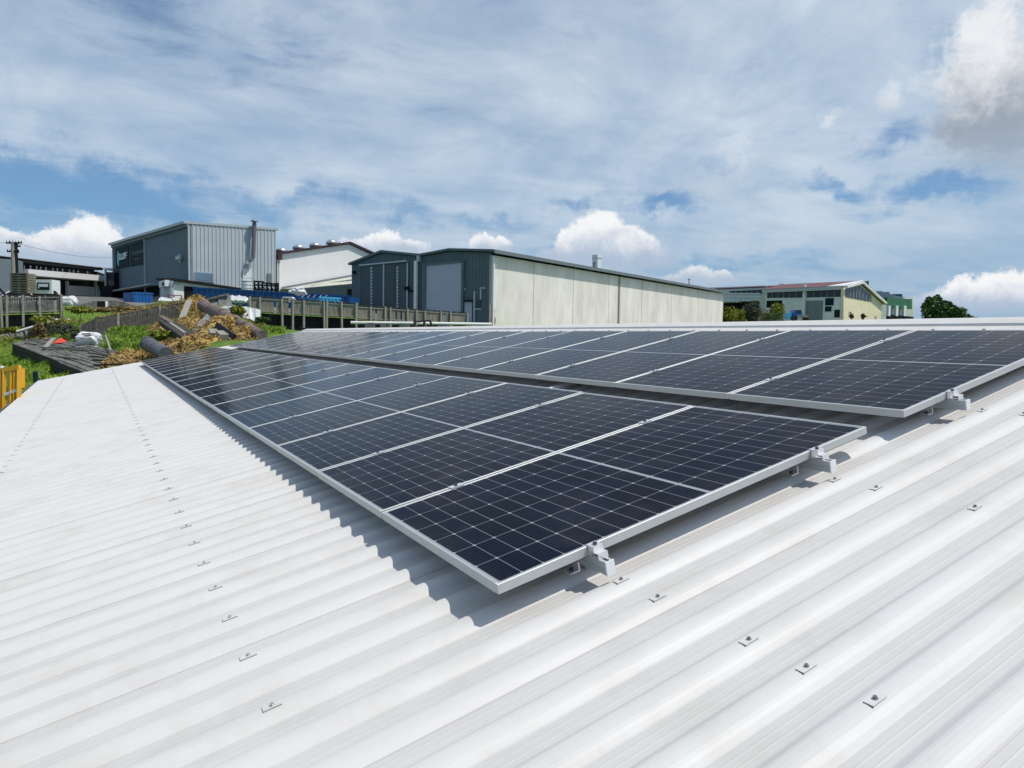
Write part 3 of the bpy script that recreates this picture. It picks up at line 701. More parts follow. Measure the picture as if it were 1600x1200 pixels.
part('lean_to_roof', 'pale_roof', t, lambda b: b.prism([FWh.px(436, 451.5, .05), FWh.px(552.5, 431, .05), FWh.px(560, 442, 5.5), FWh.px(436, 452.6, 5.5)], (0, 0, -.15)))
part('lean_to_ridge', 'metal_roof', t, lambda b: (b.beam(FWh.px(440, 450.4, .2), FWh.px(552, 430.6, .2), .3), b.beam(FWh.px(470, 448.2, 2.8), FWh.px(553, 435.6, 2.8), .16)))
FW2 = Face(W(466, 470, 84), W(552, 470, 77))
part('lean_to_wall', 'shed', t, lambda b: FW2.ppoly(b, [(466, 451), (554, 443), (554, 478), (466, 476)], 0, .2))
part('lean_to_door', 'void', t, lambda b: FW2.rect(b, 544.5, 452, 549.5, 478, .06, .05))
part('lean_to_post', 'shed_trim', t, lambda b: FW2.rect(b, 540.5, 449, 543, 478, .08, .06))
# ---------------------------------------------------------------- pair of dark sheds and long concrete wall
c2 = W(767, 512, 62); FS = Face(c2, az=-23); FC = Face(c2, az=67)
def sheds():
    # left shed
    eL, zL = FS.sz(550, 413); pL, zPL = FS.sz(598.5, 394.5); eM, zM = FS.sz(657.5, 400.5); pR, zPR = FS.sz(705, 391.8); eR, zR_ = FS.sz(767, 393.8)
    zb = c2.z-.6
    DEP = 62.
    t = thing('gabled_shed', FS.at((eL+eM)/2, c2.z, 0), 'dark green-grey metal shed with tall sliding doors under a gable', 'building')
    top = lerp([(eL, zL), (pL, zPL), (eM, zM)])
    part('front_wall', 'shed', t, lambda b: ribbed(b, FS, eM+.02, eL, zb, lambda s: top(s)-.05, .38, .05))
    part('body', 'shed', t, lambda b: FS.poly(b, [(eM+.02, zb), (eL, zb), (eL, zL-.1), (pL, zPL-.1), (eM+.02, zM-.1)], -.03, 30))
    def rf(b):
        for (sa, za, sb, zb2) in ((eL+.25, zL-.08, pL, zPL), (pL, zPL, eM, zM)):
            FS.poly(b, [(sa, za), (sb, zb2), (sb, zb2+.22), (sa, za+.22)], .3, 31)
    part('roof', 'shed_trim', t, rf)
    part('door_track', 'b1light', t, lambda b: FS.ppoly(b, [(565, 414), (639, 407), (639, 409), (565, 416)], .35, .3))
    d1, _ = FS.sz(565.5, 460); d2, zt = FS.sz(638, 409)
    for i in range(4):
        sa, sb = d1+(d2-d1)*i/4, d1+(d2-d1)*(i+1)/4
        part('sliding_door', 'door_dark', t, lambda b: ribbed(b, FS, sa-.04, sb+.04, zb, lambda s: zt-.1, .3, .025, .14))
    for x in (582.5, 623): part('door_stripe', 'trim', t, lambda b: [FS.rect(b, x-1.3, y, x+1.3, y+3.6, .2, .04) for y in range(417, 482, 5)])
    for x in (601.5, 638.5): part('door_edge', 'trim', t, lambda b: FS.rect(b, x-.7, 411, x+.7, 484, .21, .06))
    part('meter_box', 'black', t, lambda b: (FS.rect(b, 635.3, 448, 640.6, 453.2, .35, .3), FS.rect(b, 641.5, 453.5, 647.5, 456, .25, .2)))
    part('wall_lamp', 'black', t, lambda b: FS.rect(b, 553, 424, 556.5, 427.5, .3, .3))
    # right shed with the precast side wall
    t = thing('concrete_warehouse', c2, 'long warehouse with a pale precast concrete side wall and grey roller door', 'building')
    top2 = lerp([(eM, zM), (pR, zPR), (eR, zR_)])
    part('front_wall', 'shed', t, lambda b: ribbed(b, FS, 0.02, eM-.02, zb, lambda s: top2(s)-.05, .38, .05))
    sEnd, zEnd = FC.sz(1130.5, 458.5)
    zTop = zR_-.02
    zwall = zTop-.25
    part('body', 'shed', t, lambda b: FS.poly(b, [(.35, zb), (eM-.02, zb), (eM-.02, zM-.1), (pR, zPR-.1), (.35, zR_-.15)], -.03, sEnd-.5))
    part('side_wall', 'concrete', t, lambda b: FC.poly(b, [(.0, zb), (sEnd, zb), (sEnd, zwall), (.0, zwall)], 0, .3))
    jx = [FC.sz(x, 470)[0] for x in (833.5, 895.5, 951, 1002.5, 1049, 1091.5)]
    for s in jx: part('wall_joint', 'joint', t, lambda b: FC.poly(b, [(s-.045, zb), (s+.045, zb), (s+.045, zwall-.02), (s-.045, zwall-.02)], .006, .02))
    sd = FC.sz(966.5, 470)[0]
    part('downpipe', 'joint', t, lambda b: FC.poly(b, [(sd-.09, zb), (sd+.09, zb), (sd+.09, zwall), (sd-.09, zwall)], .16, .13))
    part('rust_stain', 'stain', t, lambda b: FC.ppoly(b, [(764.5, 480), (766.5, 474), (770, 478), (773.5, 486), (772, 492), (775, 500), (773, 508), (764.5, 511)], .008, .02))
    def rf2(b):
        ov = .42
        for (sa, za, sb, zb2) in ((-ov, zR_-.02, pR, zPR), (pR, zPR, eM, zM)):
            FS.poly(b, [(sa, za), (sb, zb2), (sb, zb2+.2), (sa, za+.2)], .35, sEnd+.9)
    part('roof', 'shed_trim', t, rf2)
    part('gutter', 'metal_roof', t, lambda b: FC.poly(b, [(-.35, zR_-.16), (sEnd+.4, zR_-.16), (sEnd+.4, zR_+.12), (-.35, zR_+.12)], .62, .18))
    part('roller_door', 'roller', t, lambda b: FS.rect(b, 666, 412.5, 723, 512, .1, .1))
    part('door_frame', 'shed_trim', t, lambda b: (FS.ppoly(b, [(661.5, 412.5), (725, 407), (725, 410.3), (661.5, 416)], .2, .16), FS.rect(b, 723, 408, 725.4, 512, .2, .16), FS.rect(b, 662, 413, 666.2, 512, .2, .16)))
    part('downpipe', 'white', t, lambda b: FS.rect(b, 650.3, 408, 653.6, 500, .3, .2))
    part('rain_head', 'trim', t, lambda b: FS.rect(b, 655.5, 400, 659, 409, .4, .3))
    part('corner_pipe', 'white', t, lambda b: FC.poly(b, [(.02, zb), (.2, zb), (.2, zwall-.05), (.02, zwall-.05)], .2, .18))
    part('door', 'roller', t, lambda b: FS.rect(b, 727, 472, 738, 512, .1, .06))
    part('door_hood', 'black', t, lambda b: FS.rect(b, 727, 469, 739, 471.5, .3, .25))
    part('patched_panel', 'roller', t, lambda b: [FS.rect(b, x0, y0, x1, y1, .1, .05) for x0, y0, x1, y1 in ((724.5, 451, 729, 453.5), (750, 449.3, 759, 451), (741, 455, 743, 505), (751, 452, 753, 468), (743, 482, 753, 484))])
    part('side_window', 'glass', t, lambda b: FS.rect(b, 743, 469, 752, 481, .09, .05))
    ch = part('chimney', 'white', t, lambda b: b.beam(FC.px(952.5, 424, -1.6), FC.px(952.5, 397, -1.6), .72))
    part('chimney_cap', 'galv', ch, lambda b: b.beam(FC.px(952.5, 402.4, -1.6), FC.px(952.5, 401.4, -1.6), .80))
    part('chimney_base', 'metal_roof', ch, lambda b: (b.beam(FC.px(952.5, 424, -1.6), FC.px(952.5, 419.6, -1.6), 1.1), b.beam(FC.px(962, 425, -1.6), FC.px(962, 421, -1.6), .8)))
    for x, y0, y1 in ((941, 422, 409), (1078, 447, 443), (1087.5, 447, 435)):
        part('aerial', 'black', t, lambda b: (b.beam(FC.px(x, y0, -1.), FC.px(x, y1, -1.), .08), b.beam(FC.px(x-2, y1+1, -1.), FC.px(x+2, y1+1, -1.), .07)))
    part('roof_fan', 'white', t, lambda b: b.tube([FC.px(937, 422.5, -1.5), FC.px(937, 420.5, -1.5)], [.5, .3], 10))
sheds()
# ---------------------------------------------------------------- paling fences
def fence(name, a, b_, n, hgt, label, posts, panel_m='timber', skirt=0.):
    a, b_ = Vector(a), Vector(b_); f = Face(a, b_); L = (Vector((b_.x-a.x, b_.y-a.y, 0))).length
    zz = lambda s: a.z+(b_.z-a.z)*s/L
    t = thing(name, (a+b_)/2, label, 'fence')
    for i, (s0, s1) in enumerate(zip(posts, posts[1:])):
        bb = MB(); s = s0*L
        while s < s1*L-.05:
            w = min(random.uniform(.13, .16), s1*L-s); dz = random.uniform(-.06, .05)
            if random.random() > .04: f.poly(bb, [(s, zz(s)+dz*.5), (s+w-.012, zz(s)+dz*.5), (s+w-.012, zz(s)+hgt+dz), (s, zz(s)+hgt+dz)], random.uniform(-.01, .01), .022)
            s += w
        bb.build('paling_panel', panel_m, t)
        bb = MB(); bb.beam(f.at(s0*L+.02, zz(s0*L)+hgt+.03, .02), f.at(s1*L-.02, zz(s1*L)+hgt+.03, .02), .14, .05); bb.build('capping', 'timber_dark', t)
        for q in (.12, hgt-.1): bb = MB(); bb.beam(f.at(s0*L, zz(s0*L)+q, .03), f.at(s1*L, zz(s1*L)+q, .03), .05, .09); bb.build('rail', 'post', t)
    for i, q in enumerate(posts):
        s = q*L; bb = MB(); dn = .9+.8*(i % 2)+skirt
        bb.beam(f.at(s, zz(s)-dn, .10), f.at(s+random.uniform(-.06, .06), zz(s)+hgt+random.uniform(-.05, .08), .10), .13)
        bb.build('post', 'post', t)
    return f
def retaining(name, pts, h, label, m='timber_dark', posts=8):
    t = thing(name, sum((Vector(p) for p in pts), Vector())/len(pts), label, 'retaining wall')
    for a, b_ in zip(pts, pts[1:]):
        f = Face(a, b_); L = (Vector(b_)-Vector(a)).length; hh = h; k = max(3, int(hh/.25)); bb = MB()
        za, zb_ = a[2], b_[2]
        for i in range(k):
            z0 = i/k*hh; z1 = (i+1)/k*hh-.003
            f.poly(bb, [(0, za-hh+z0), (L, zb_-hh+z0), (L, zb_-hh+z1), (0, za-hh+z1)], random.uniform(-.03, .03), .12)
        bb.build('board_face', m, t)
    return t
retaining('retaining_wall', [W(395, 488.6, 50.3), W(558, 498.4, 53.3)], 2.9, 'very dark timber retaining wall below the right paling fence', 'black')
fa, fb = W(391, 487.5, 50), W(556, 497.5, 53)
fence('paling_fence', fa, fb, 0, 1.08, 'weathered grey paling fence on tall posts above the dark retaining wall', [0, .085, .29, .385, .49, .69, .71, .86, 1])
fa2, fb2 = W(556, 499, 53), W(729, 509, 58)
fence('paling_fence', fa2, fb2, 0, 1.02, 'shorter grey paling fence run in front of the roller door shed', [0, .12, .24, .29, .44, .52, .60, .74, .84, .995])
retaining('retaining_wall', [W(556, 500, 53.3), W(732, 510.2, 58.3)], 2.0, 'dark board retaining wall under the fence by the roller door', 'timber_dark')
b = MB(); b.tube([W(548, 504, 52.4), W(655, 505, 53.5), W(768, 506.5, 56)], .11, 10)
tag(b.build('white_pipe', 'conduit', None), 'long white pipe running along the foot of the grey paling fence', 'pipe')
t = thing('red_steel_frame', W(655, 507, 52), 'rusty red steel frame below the paling fence', 'frame')
for x0, y0, x1, y1 in ((648, 500, 648, 516), (663, 501, 663, 516), (648, 503, 672, 501), (648, 510, 664, 511), (672, 501, 676, 514)):
    bb = MB(); bb.beam(W(x0, y0, 52), W(x1, y1, 52), .13); bb.build('steel_bar', 'maroon', t)
for i, (x, y) in enumerate(((578, 508), (602, 509), (632, 510), (692, 511))):
    bb = MB(); f = Face(W(x-8, y+7, 52.6), W(x+8, y+7, 52.6)); f.rect(bb, x-8, y-4, x+7, y+9, 0, .3)
    tag(bb.build('concrete_block', 'slab', None), ['grey concrete block below the fence, nearest the white pipe end', 'grey concrete block below the fence, beside the first', 'grey concrete block left of the red steel frame', 'grey concrete block right of the red steel frame'][i], 'block', 'concrete blocks under the fence')
# left-hand fence on its board wall
fa3, fb3 = W(-70, 492.5, 45.5), W(97, 488.5, 48.5)
fence('paling_fence', fa3, fb3, 0, 1.15, 'old dark paling fence with missing boards along the left edge', [0, .20, .42, .465, .62, .79, .995], 'timber_grey')
retaining('retaining_wall', [W(-70, 494, 46), W(97, 490, 48.9)], 1.8, 'mossy dark board wall beneath the old fence on the left', 'timber_dark')
b = MB(); b.beam(W(-12, 438, 47), W(9, 462, 47.5), .12); tag(b.build('leaning_strut', 'black', None), 'black strut leaning behind the old left fence', 'strut')
# ---------------------------------------------------------------- far left office block
FA = Face(W(-30, 464, 85), W(165, 463, 104))
t = thing('office_block', W(70, 463, 94), 'low black-roofed office block with a strip of windows and a white canopy', 'building')
part('upper_wall', 'black', t, lambda b: FA.ppoly(b, [(-30, 399), (147.5, 419.2), (147.5, 440), (-30, 420)], 0, 8))
part('roof', 'black', t, lambda b: FA.ppoly(b, [(-32, 398), (147.8, 418.7), (147.8, 422.5), (-32, 404.5)], 1.4, 12))
part('eave_line', 'trim', t, lambda b: FA.ppoly(b, [(-32, 397.2), (148, 418.0), (148, 418.9), (-32, 398.2)], 1.5, .3))
wn = part('window_strip', 'glass', t, lambda b: FA.ppoly(b, [(28, 413.5), (143, 424.5), (143, 431), (28, 421)], .1, .08))
for x in (29.5, 36.3, 46, 55.5, 62.2, 70, 81.5, 88.2, 96.5, 107, 113.5, 120.5, 135.5):
    y = 413.3+(x-28)*.098; part('mullion', 'white', wn, lambda b: FA.ppoly(b, [(x-.75, y), (x+.75, y+.1), (x+.75, y+6.8), (x-.75, y+6.7)], .18, .1))
part('canopy', 'offwhite', t, lambda b: FA.ppoly(b, [(17, 420.5), (165, 433), (160, 440.8), (17, 430)], 2.6, 3.2))
part('lower_wall', 'glass', t, lambda b: FA.ppoly(b, [(15, 431), (158, 441), (158, 466), (15, 466)], -.4, .3))
part('garage_door', 'offwhite', t, lambda b: FA.ppoly(b, [(107, 446), (147, 448.5), (147, 462.5), (107, 461.5)], .1, .2))
for x in (105, 149.5, 154): part('column', 'white', t, lambda b: FA.rect(b, x-1.3, 439, x+1.3, 464, .2, .4))
part('poster', 'white', t, lambda b: FA.rect(b, 93, 441, 98, 452, -.3, .06))
part('side_wing', 'b1dark', t, lambda b: FA.ppoly(b, [(-30, 404), (3, 406), (12.5, 409), (12.5, 462), (-30, 462)], 2.2, 4))
part('stair', 'black', t, lambda b: FA.ppoly(b, [(148, 424), (160, 428), (166, 432), (166, 470), (158, 470)], .3, 3))
fK = Face(W(165, 470, 98), W(178, 470, 98))
t = thing('end_pavilion', W(171, 466, 99), 'narrow dark glazed block between the office block and the tall workshop', 'building')
part('wall', 'glass', t, lambda b: fK.rect(b, 165.5, 425, 179, 470, 0, 6)); part('roof', 'trim', t, lambda b: fK.rect(b, 164.5, 419, 179, 422, .4, 6.6)); part('column', 'trim', t, lambda b: fK.rect(b, 165, 421, 167.3, 452, .3, .3))
part('stair_rail', 'black', t, lambda b: fK.ppoly(b, [(158, 466), (168, 447), (179, 447), (179, 472), (158, 472)], .6, .5))
# ---------------------------------------------------------------- utility poles with wires
def pole(x, yb, yt, d, label, arms):
    p = W(x, yb, d); t = thing('utility_pole', p, label, 'utility pole', 'utility poles by the office block')
    top = Vector((p.x, p.y, W(x, yt, d).z)); b = MB(); b.tube([p-Vector((0, 0, .5)), top], [.20, .15], 9); b.build('pole', 'post' if x < 24 else 'black', t)
    for y, w in arms:
        q = Vector((p.x, p.y, W(x, y, d).z)); r = CX*w; r = Vector((r.x, r.y, 0))
        b = MB(); b.beam(q-r, q+r, .13); b.build('crossarm', 'black', t)
        for k in (-.95, -.5, .5, .95):
            b = MB(); b.tube([q+r*k, q+r*k+Vector((0, 0, .22))], [.05, .035], 6); b.build('insulator', 'black', t)
    return top
tp1 = pole(21.8, 462, 379, 70, 'pale utility pole with two crossarms rising over the pallet stack', [(380.5, .62), (393.5, .55)])
tp2 = pole(26.8, 462, 379.5, 73, 'dark utility pole just behind the pale one', [(380, .62), (385.5, .45), (394.5, .3)])
b = MB()
pa = tp2+Vector((0, 0, -.05)); pb = W(180, 402, 118)
b.tube([pa.lerp(pb, i/12)-Vector((0, 0, 1.1*4*(i/12)*(1-i/12)*.5)) for i in range(13)], .018, 5)
pc = W(-80, 386, 60); b.tube([tp1.lerp(pc, i/6) for i in range(7)], .018, 5)
tag(b.build('power_line', 'black', None), 'thin power line running from the utility poles', 'power line')
# ---------------------------------------------------------------- pallets, truck, cars, low wall
t = thing('pallet_stack', W(29, 459, 57), 'tall stack of timber pallets behind the old left fence', 'pallets')
fP = Face(W(14, 459, 57), W(43, 459, 57))
for i in range(8):
    y = 457-i*3.9
    part('pallet', 'timber', t, lambda b: (fP.rect(b, 14.5, y-3.4, 42.5, y-2.1, 0, 1.1), fP.rect(b, 14.5, y-.5, 42.5, y+.4, 0, 1.1), [fP.rect(b, x, y-2.3, x+3, y-.4, -.05, 1.0) for x in (15, 27, 39.5)]))
t = thing('box_truck', W(66, 462, 58), 'white box body of a small truck with a picture panel on its end', 'truck')
fT = Face(W(53, 462, 58), W(82, 462, 58))
part('box_body', 'white', t, lambda b: fT.rect(b, 53.5, 436.5, 81, 459, 0, 1.1))
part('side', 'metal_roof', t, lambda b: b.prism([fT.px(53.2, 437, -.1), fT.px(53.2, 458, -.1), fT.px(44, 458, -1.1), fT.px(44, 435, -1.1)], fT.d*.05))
pp = part('picture_panel', 'sign', t, lambda b: fT.rect(b, 58, 441.3, 77.5, 453.3, .04, .04))
part('picture_light', 'white', pp, lambda b: (fT.ppoly(b, [(60, 443.5), (76, 443.8), (75, 448.5), (61, 448)], .06, .03), fT.rect(b, 60, 448, 62, 450.5, .06, .03)))
for x in (56, 78): part('wheel', 'rubber', t, lambda b: b.tube([fT.px(x, 461, -.2), fT.px(x, 461, -.45)], .42, 14))
part('chassis', 'black', t, lambda b: fT.rect(b, 54, 459, 80.5, 461, -.1, .9))
def car(x, y, d, az, label, m, L=4.2, Wd=1.7):
    p = W(x, y, d); p.z = gz(p.x, p.y)+.05; t = thing('parked_car', p, label, 'car')
    fx = Vector((math.sin(R_(az)), math.cos(R_(az)), 0)); fy = Vector((-fx.y, fx.x, 0))
    P = lambda a, b_, c: p+fx*a+fy*b_+Vector((0, 0, c))
    sil = [(-L/2, .35), (-L/2, .8), (-L/2+.25, .95), (-L*.22, .98), (-L*.08, 1.42), (L*.22, 1.45), (L*.36, 1.0), (L/2-.05, .9), (L/2, .35)]
    b = MB(); b.prism([P(a, -Wd/2, c) for a, c in sil], fy*Wd); b.build('body', m, t)
    for sgn in (-1, 1):
        b = MB(); b.prism([P(a, sgn*(Wd/2+.006), c) for a, c in ((-L*.19, 1.0), (-L*.07, 1.36), (L*.21, 1.38), (L*.32, 1.02))], fy*(-.02*sgn)); b.build('side_window', 'glass', t)
    b = MB(); b.prism([P(-L*.215, -.7, 1.02), P(-L*.09, -.66, 1.38), P(-L*.09, .66, 1.38), P(-L*.215, .7, 1.02)], fx*(-.03)); b.build('windscreen', 'glass', t)
    b = MB(); b.prism([P(L*.355, -.7, 1.03), P(L*.235, -.66, 1.40), P(L*.235, .66, 1.40), P(L*.355, .7, 1.03)], fx*(.03)); b.build('rear_window', 'glass', t)
    for a in (-L*.31, L*.31):
        for sgn in (-1, 1):
            q = P(a, sgn*Wd/2, .31); b = MB(); b.tube([q-fy*.1*sgn, q+fy*.03*sgn], .31, 14); b.build('wheel', 'rubber', t)
car(20, 458, 62, 76, 'white van-like car half hidden behind the pallet stack', 'white', 4.4, 1.75)
fG = Face(W(118, 479, 55), W(212, 479, 58))
t = thing('low_block_wall', W(165, 476, 56), 'low grey block wall with a dark hatch beside the driveway', 'wall')
part('wall', 'timber_grey', t, lambda b: fG.ppoly(b, [(120, 477.5), (146, 470.5), (185, 469.5), (212, 478), (212, 484), (120, 484)], 0, .3))
part('hatch', 'void', t, lambda b: fG.rect(b, 152, 470.8, 163.5, 479.3, .06, .05)); part('hatch_post', 'white', t, lambda b: fG.rect(b, 164, 470.5, 168.5, 480, .1, .08))
# ================================================================== SLOPE CLUTTER
# leaning board wall across the bank
t = thing('board_wall', W(240, 500, 46), 'leaning dark board wall sagging across the grass bank', 'wall')
tops = [(128, 509, 44.5), (150, 499.5, 45), (185, 492.5, 46), (215, 487.5, 47), (250, 480.5, 48), (292, 472.5, 49)]
bots = [(128, 532, 43), (150, 530, 43.2), (185, 523.5, 44.2), (215, 517, 45.2), (250, 508.5, 46.5), (292, 500, 47.5)]
for i in range(len(tops)-1):
    b = MB(); A, B = W(*tops[i]), W(*tops[i+1]); C, D = W(*bots[i+1]), W(*bots[i]); k = 9
    for j in range(k):
        q0, q1 = j/k, (j+1)/k-.015; o = (D-A).cross(B-A).normalized()*random.uniform(.0, .06); dz = Vector((0, 0, random.uniform(-.12, .04)))
        b.prism([A.lerp(B, q0)+o+dz, A.lerp(B, q1)+o+dz, D.lerp(C, q1)+o, D.lerp(C, q0)+o], (D-A).cross(B-A).normalized()*.07)
    b.build('board_section', 'timber_dark', t)
for i in range(0, len(tops), 2):
    b = MB(); b.beam(W(*tops[i])+Vector((0, 0, .06)), W(*bots[i]), .12); b.build('stake', 'timber_grey', t)
b = MB()
for i in range(len(tops)-1): b.beam(W(*tops[i])+Vector((0, 0, .03)), W(*tops[i+1])+Vector((0, 0, .03)), .16, .07)
b.build('capping', 'timber_dark', t)
t = thing('wall_chunk', W(340, 480, 50), 'tilted dark concrete wall slab at the top of the straw heap', 'slab')
def chunk(b, a, c, e, g_, th): A = W(*a); b.prism([A, W(*c), W(*e), W(*g_)], (CZ*th))
part('slab', 'slab', t, lambda b: chunk(b, (318, 469.5, 50), (340, 463.5, 50.5), (342, 482, 50), (322, 486, 49.5), .5))
part('slab', 'slab', t, lambda b: chunk(b, (340.5, 463.2, 50.3), (355.5, 459.8, 50.8), (359, 478, 50.5), (342.5, 482, 50), .5))
part('capping', 'timber_grey', t, lambda b: b.beam(W(317, 468.8, 49.8), W(357, 459.2, 50.6), .3, .12))
# straw heap
def heap(name, cen, rx, ry, rz, m, seed, label, cat, n=2):
    r = random.Random(seed); b = MB(); N_, K = 26, 12
    for i in range(K+1):
        th = math.pi/2*i/K
        for j in range(N_):
            ph = 2*math.pi*j/N_; k = 1+.16*math.sin(3*ph+seed)+.1*math.sin(7*ph+2*th*5+seed)+r.uniform(-.09, .09)
            b.v.append(Vector((cen[0]+rx*k*math.cos(th)*math.cos(ph), cen[1]+ry*k*math.cos(th)*math.sin(ph), cen[2]-.5+(rz+.5)*(math.sin(th)*(1+r.uniform(-.1, .1))))))
    for i in range(K):
        for j in range(N_):
            a = i*N_+j; c = i*N_+(j+1) % N_; b.f.append((a, c, c+N_, a+N_)); b.mi.append(0)
    b.f.append(tuple(K*N_+j for j in range(N_))); b.mi.append(0)
    for _ in range(int(260*n)):              # loose stalks
        th = math.asin(r.random()); ph = r.uniform(0, 2*math.pi)
        q = Vector((cen[0]+rx*1.03*math.cos(th)*math.cos(ph), cen[1]+ry*1.03*math.cos(th)*math.sin(ph), cen[2]-.5+(rz+.55)*math.sin(th)))
        d = Vector((r.gauss(0, 1), r.gauss(0, 1), r.gauss(.1, .5))).normalized()*r.uniform(.12, .38); w = d.cross(Vector((r.gauss(0, 1), r.gauss(0, 1), r.gauss(0, 1)))).normalized()*.022
        b.face([q-d*.4-w, q-d*.4+w, q+d*.6+w, q+d*.6-w], 1)
    o = b.build(name, [m, 'straw2' if m == 'straw' else 'straw'], None, fix=False); return tag(o, label, cat)
def gp(x, y, d): p = W(x, y, d); return p
p = gp(308, 488, 46.5); heap('straw_heap', (p.x, p.y, p.z-.3), 1.0, 1.0, 1.35, 'straw', 3, 'tall golden straw heap against the tilted concrete slab', 'straw heap', 3)
p = gp(352, 518, 36.5); heap('straw_heap', (p.x, p.y, p.z-.1), 1.35, 1.0, .85, 'straw', 9, 'golden straw heap under the long brown pipe', 'straw heap', 3)
p = gp(378, 524, 34); heap('straw_heap', (p.x, p.y, p.z-.15), 1.0, .8, .55, 'straw2', 14, 'brown straw heap at the low end of the long brown pipe', 'straw heap', 2)
p = gp(315, 537, 30); heap('straw_heap', (p.x, p.y, p.z-.25), 1.3, .9, .6, 'straw', 5, 'low straw heap close behind the roof edge', 'straw heap', 3)
p = gp(275, 537, 31); heap('straw_heap', (p.x, p.y, p.z-.3), 1.2, .8, .42, 'straw', 6, 'thin spread of dry straw beside the dark grey pipe', 'straw heap', 3)
p = gp(208, 553, 28); heap('straw_heap', (p.x, p.y, p.z-.3), 1.1, .8, .38, 'straw2', 8, 'thin brown straw scattered at the end of the old deck', 'straw heap', 3)
p = gp(255, 512, 40); heap('straw_heap', (p.x, p.y, p.z-.3), .9, .8, .5, 'straw', 12, 'yellowing straw clump above the fallen plank frame', 'straw heap', 2)
p = gp(300, 512, 41); heap('straw_heap', (p.x, p.y, p.z-.3), 1.2, .9, .9, 'straw', 18, 'straw banked round the light timber post', 'straw heap', 3)
t = thing('brown_pipe', W(365, 500, 39), 'long rust brown pipe lying down the slope across the straw', 'pipe')
A, B = W(319, 476.5, 44.5), W(411, 525, 33); n_ = 5
for i in range(n_):
    q0, q1 = A.lerp(B, i/n_), A.lerp(B, (i+1)/n_-.01); j = Vector((random.uniform(-.04, .04), 0, random.uniform(-.05, .05)))
    b = MB(); b.tube([q0+j, q0.lerp(q1, .06)+j, q0.lerp(q1, .1)+j, q1+j], [.40-.02*i, .40-.02*i, .36-.02*i, .35-.02*i], 14); b.build('pipe_length', 'pipe_brown', t, smooth=False)
t = thing('grey_pipe', W(245, 545, 27), 'short dark grey ribbed pipe section lying in straw behind the roof', 'pipe')
A, B = W(231, 537, 27.5), W(259, 553.5, 25.5)
b = MB(); ks = 10; pts = []; rr = []
for i in range(ks+1):
    pts.append(A.lerp(B, i/ks)); rr.append(.25+.02*(i % 2))
b.tube(pts, rr, 16); b.build('pipe_body', 'pipe_grey', t)
b = MB(); d_ = (B-A).normalized(); b.tube([A-d_*.03, A+d_*.10], .29, 16); b.build('collar', 'pipe_grey', t); b = MB(); b.tube([A-d_*.045, A-d_*.03], .2, 14); b.build('bore', 'void', t)
t = thing('concrete_slab', W(325, 505, 40), 'broken grey concrete slab propped on the straw heap', 'slab')
part('slab', 'slab', t, lambda b: chunk(b, (296, 520, 37.5), (328, 484.5, 42.5), (344, 487, 42), (318, 527, 36), .35))
part('slab', 'slab', t, lambda b: chunk(b, (320, 502, 38), (333, 512, 36), (349, 527, 33.5), (330, 529, 34), .3))
b = MB(); b.beam(W(337, 512, 34.5), W(364, 532, 31.5), .55, .12, CZ); tag(b.build('roof_sheet', 'black', None), 'black bent sheet lying against the straw heap', 'sheet')
b = MB(); b.beam(W(346, 520.5, 33), W(352, 527, 32), .5, .25); b.beam(W(333, 515, 34), W(337, 522, 33.5), .45, .1); tag(b.build('rubble_block', 'post', None), 'pale broken rubble block beside the black sheet', 'rubble')
b = MB(); b.beam(W(281, 506, 41), W(296, 470, 44), .34, .12); tag(b.build('timber_post', 'post', None), 'pale square timber post leaning on the straw heap', 'post')
t = thing('plank_frame', W(275, 512, 36), 'fallen long plank frame with rungs sticking out of the straw', 'frame')
A, B, C, D = W(253, 496.5, 38.5), W(296, 525.5, 32.5), W(250.5, 503, 37.5), W(292, 533, 31.5)
for a_, b_ in ((A, B), (C, D)): bb = MB(); bb.beam(a_, b_, .14, .10); bb.build('side_plank', 'post' if a_ is A else 'timber_dark', t)
for i in range(6): bb = MB(); bb.beam(A.lerp(B, .12+.15*i), C.lerp(D, .1+.15*i), .09); bb.build('rung', 'timber_grey', t)
b = MB(); b.beam(W(262, 505, 37.4), W(306, 536, 31), .8, .25); tag(b.build('fallen_beam', 'timber_dark', None), 'dark fallen timber beam under the plank frame', 'beam')
b = MB(); b.beam(W(252, 494, 38.8), W(268, 504, 36.5), .3, .08); tag(b.build('fallen_board', 'pipe_brown', None), 'reddish brown board lying above the plank frame', 'board')
# white drums / tank panel right of the heap
t = thing('tank_panel', W(388, 490, 46), 'white three part tank panel with a small red mark standing on the bank', 'panel')
for i, (x0, x1, y0, y1, z0, z1) in enumerate(((374, 382, 477.8, 479.5, 494, 497), (382.3, 390.5, 479, 480.5, 496.5, 499), (391, 400, 480.5, 482, 499, 503))):
    part('panel_section', 'white', t, lambda b: b.prism([W(x0, y0, 46+i*.1), W(x1, y1, 46), W(x1, z1, 45.6), W(x0, z0, 45.7)], CZ*.8))
part('red_mark', 'red', t, lambda b: b.prism([W(386.4+1.5*math.cos(a), 492+2*math.sin(a), 45.55) for a in [i*math.pi/3 for i in range(6)]], CZ*.03))
b = MB()
for pts in ([(346, 483), (352, 481.5), (357, 484), (359, 488.5)], [(351, 484), (358, 481.5), (363, 481)], [(340, 485), (347, 485)]):
    b.tube([W(x, y, 46.5) for x, y in pts], .13, 7)
tag(b.build('white_tubing', 'bag', None), 'tangle of white tubing behind the long brown pipe', 'tubing')
b = MB()
for i in range(14):
    p = W(359+i*1.7, 470.5+random.uniform(-.8, 1.2)+i*.1, 52); b.tube([p, p+Vector((.2, .2, random.uniform(.05, .3))), p+Vector((.45, .2, 0))], [.12, .2, .1], 6)
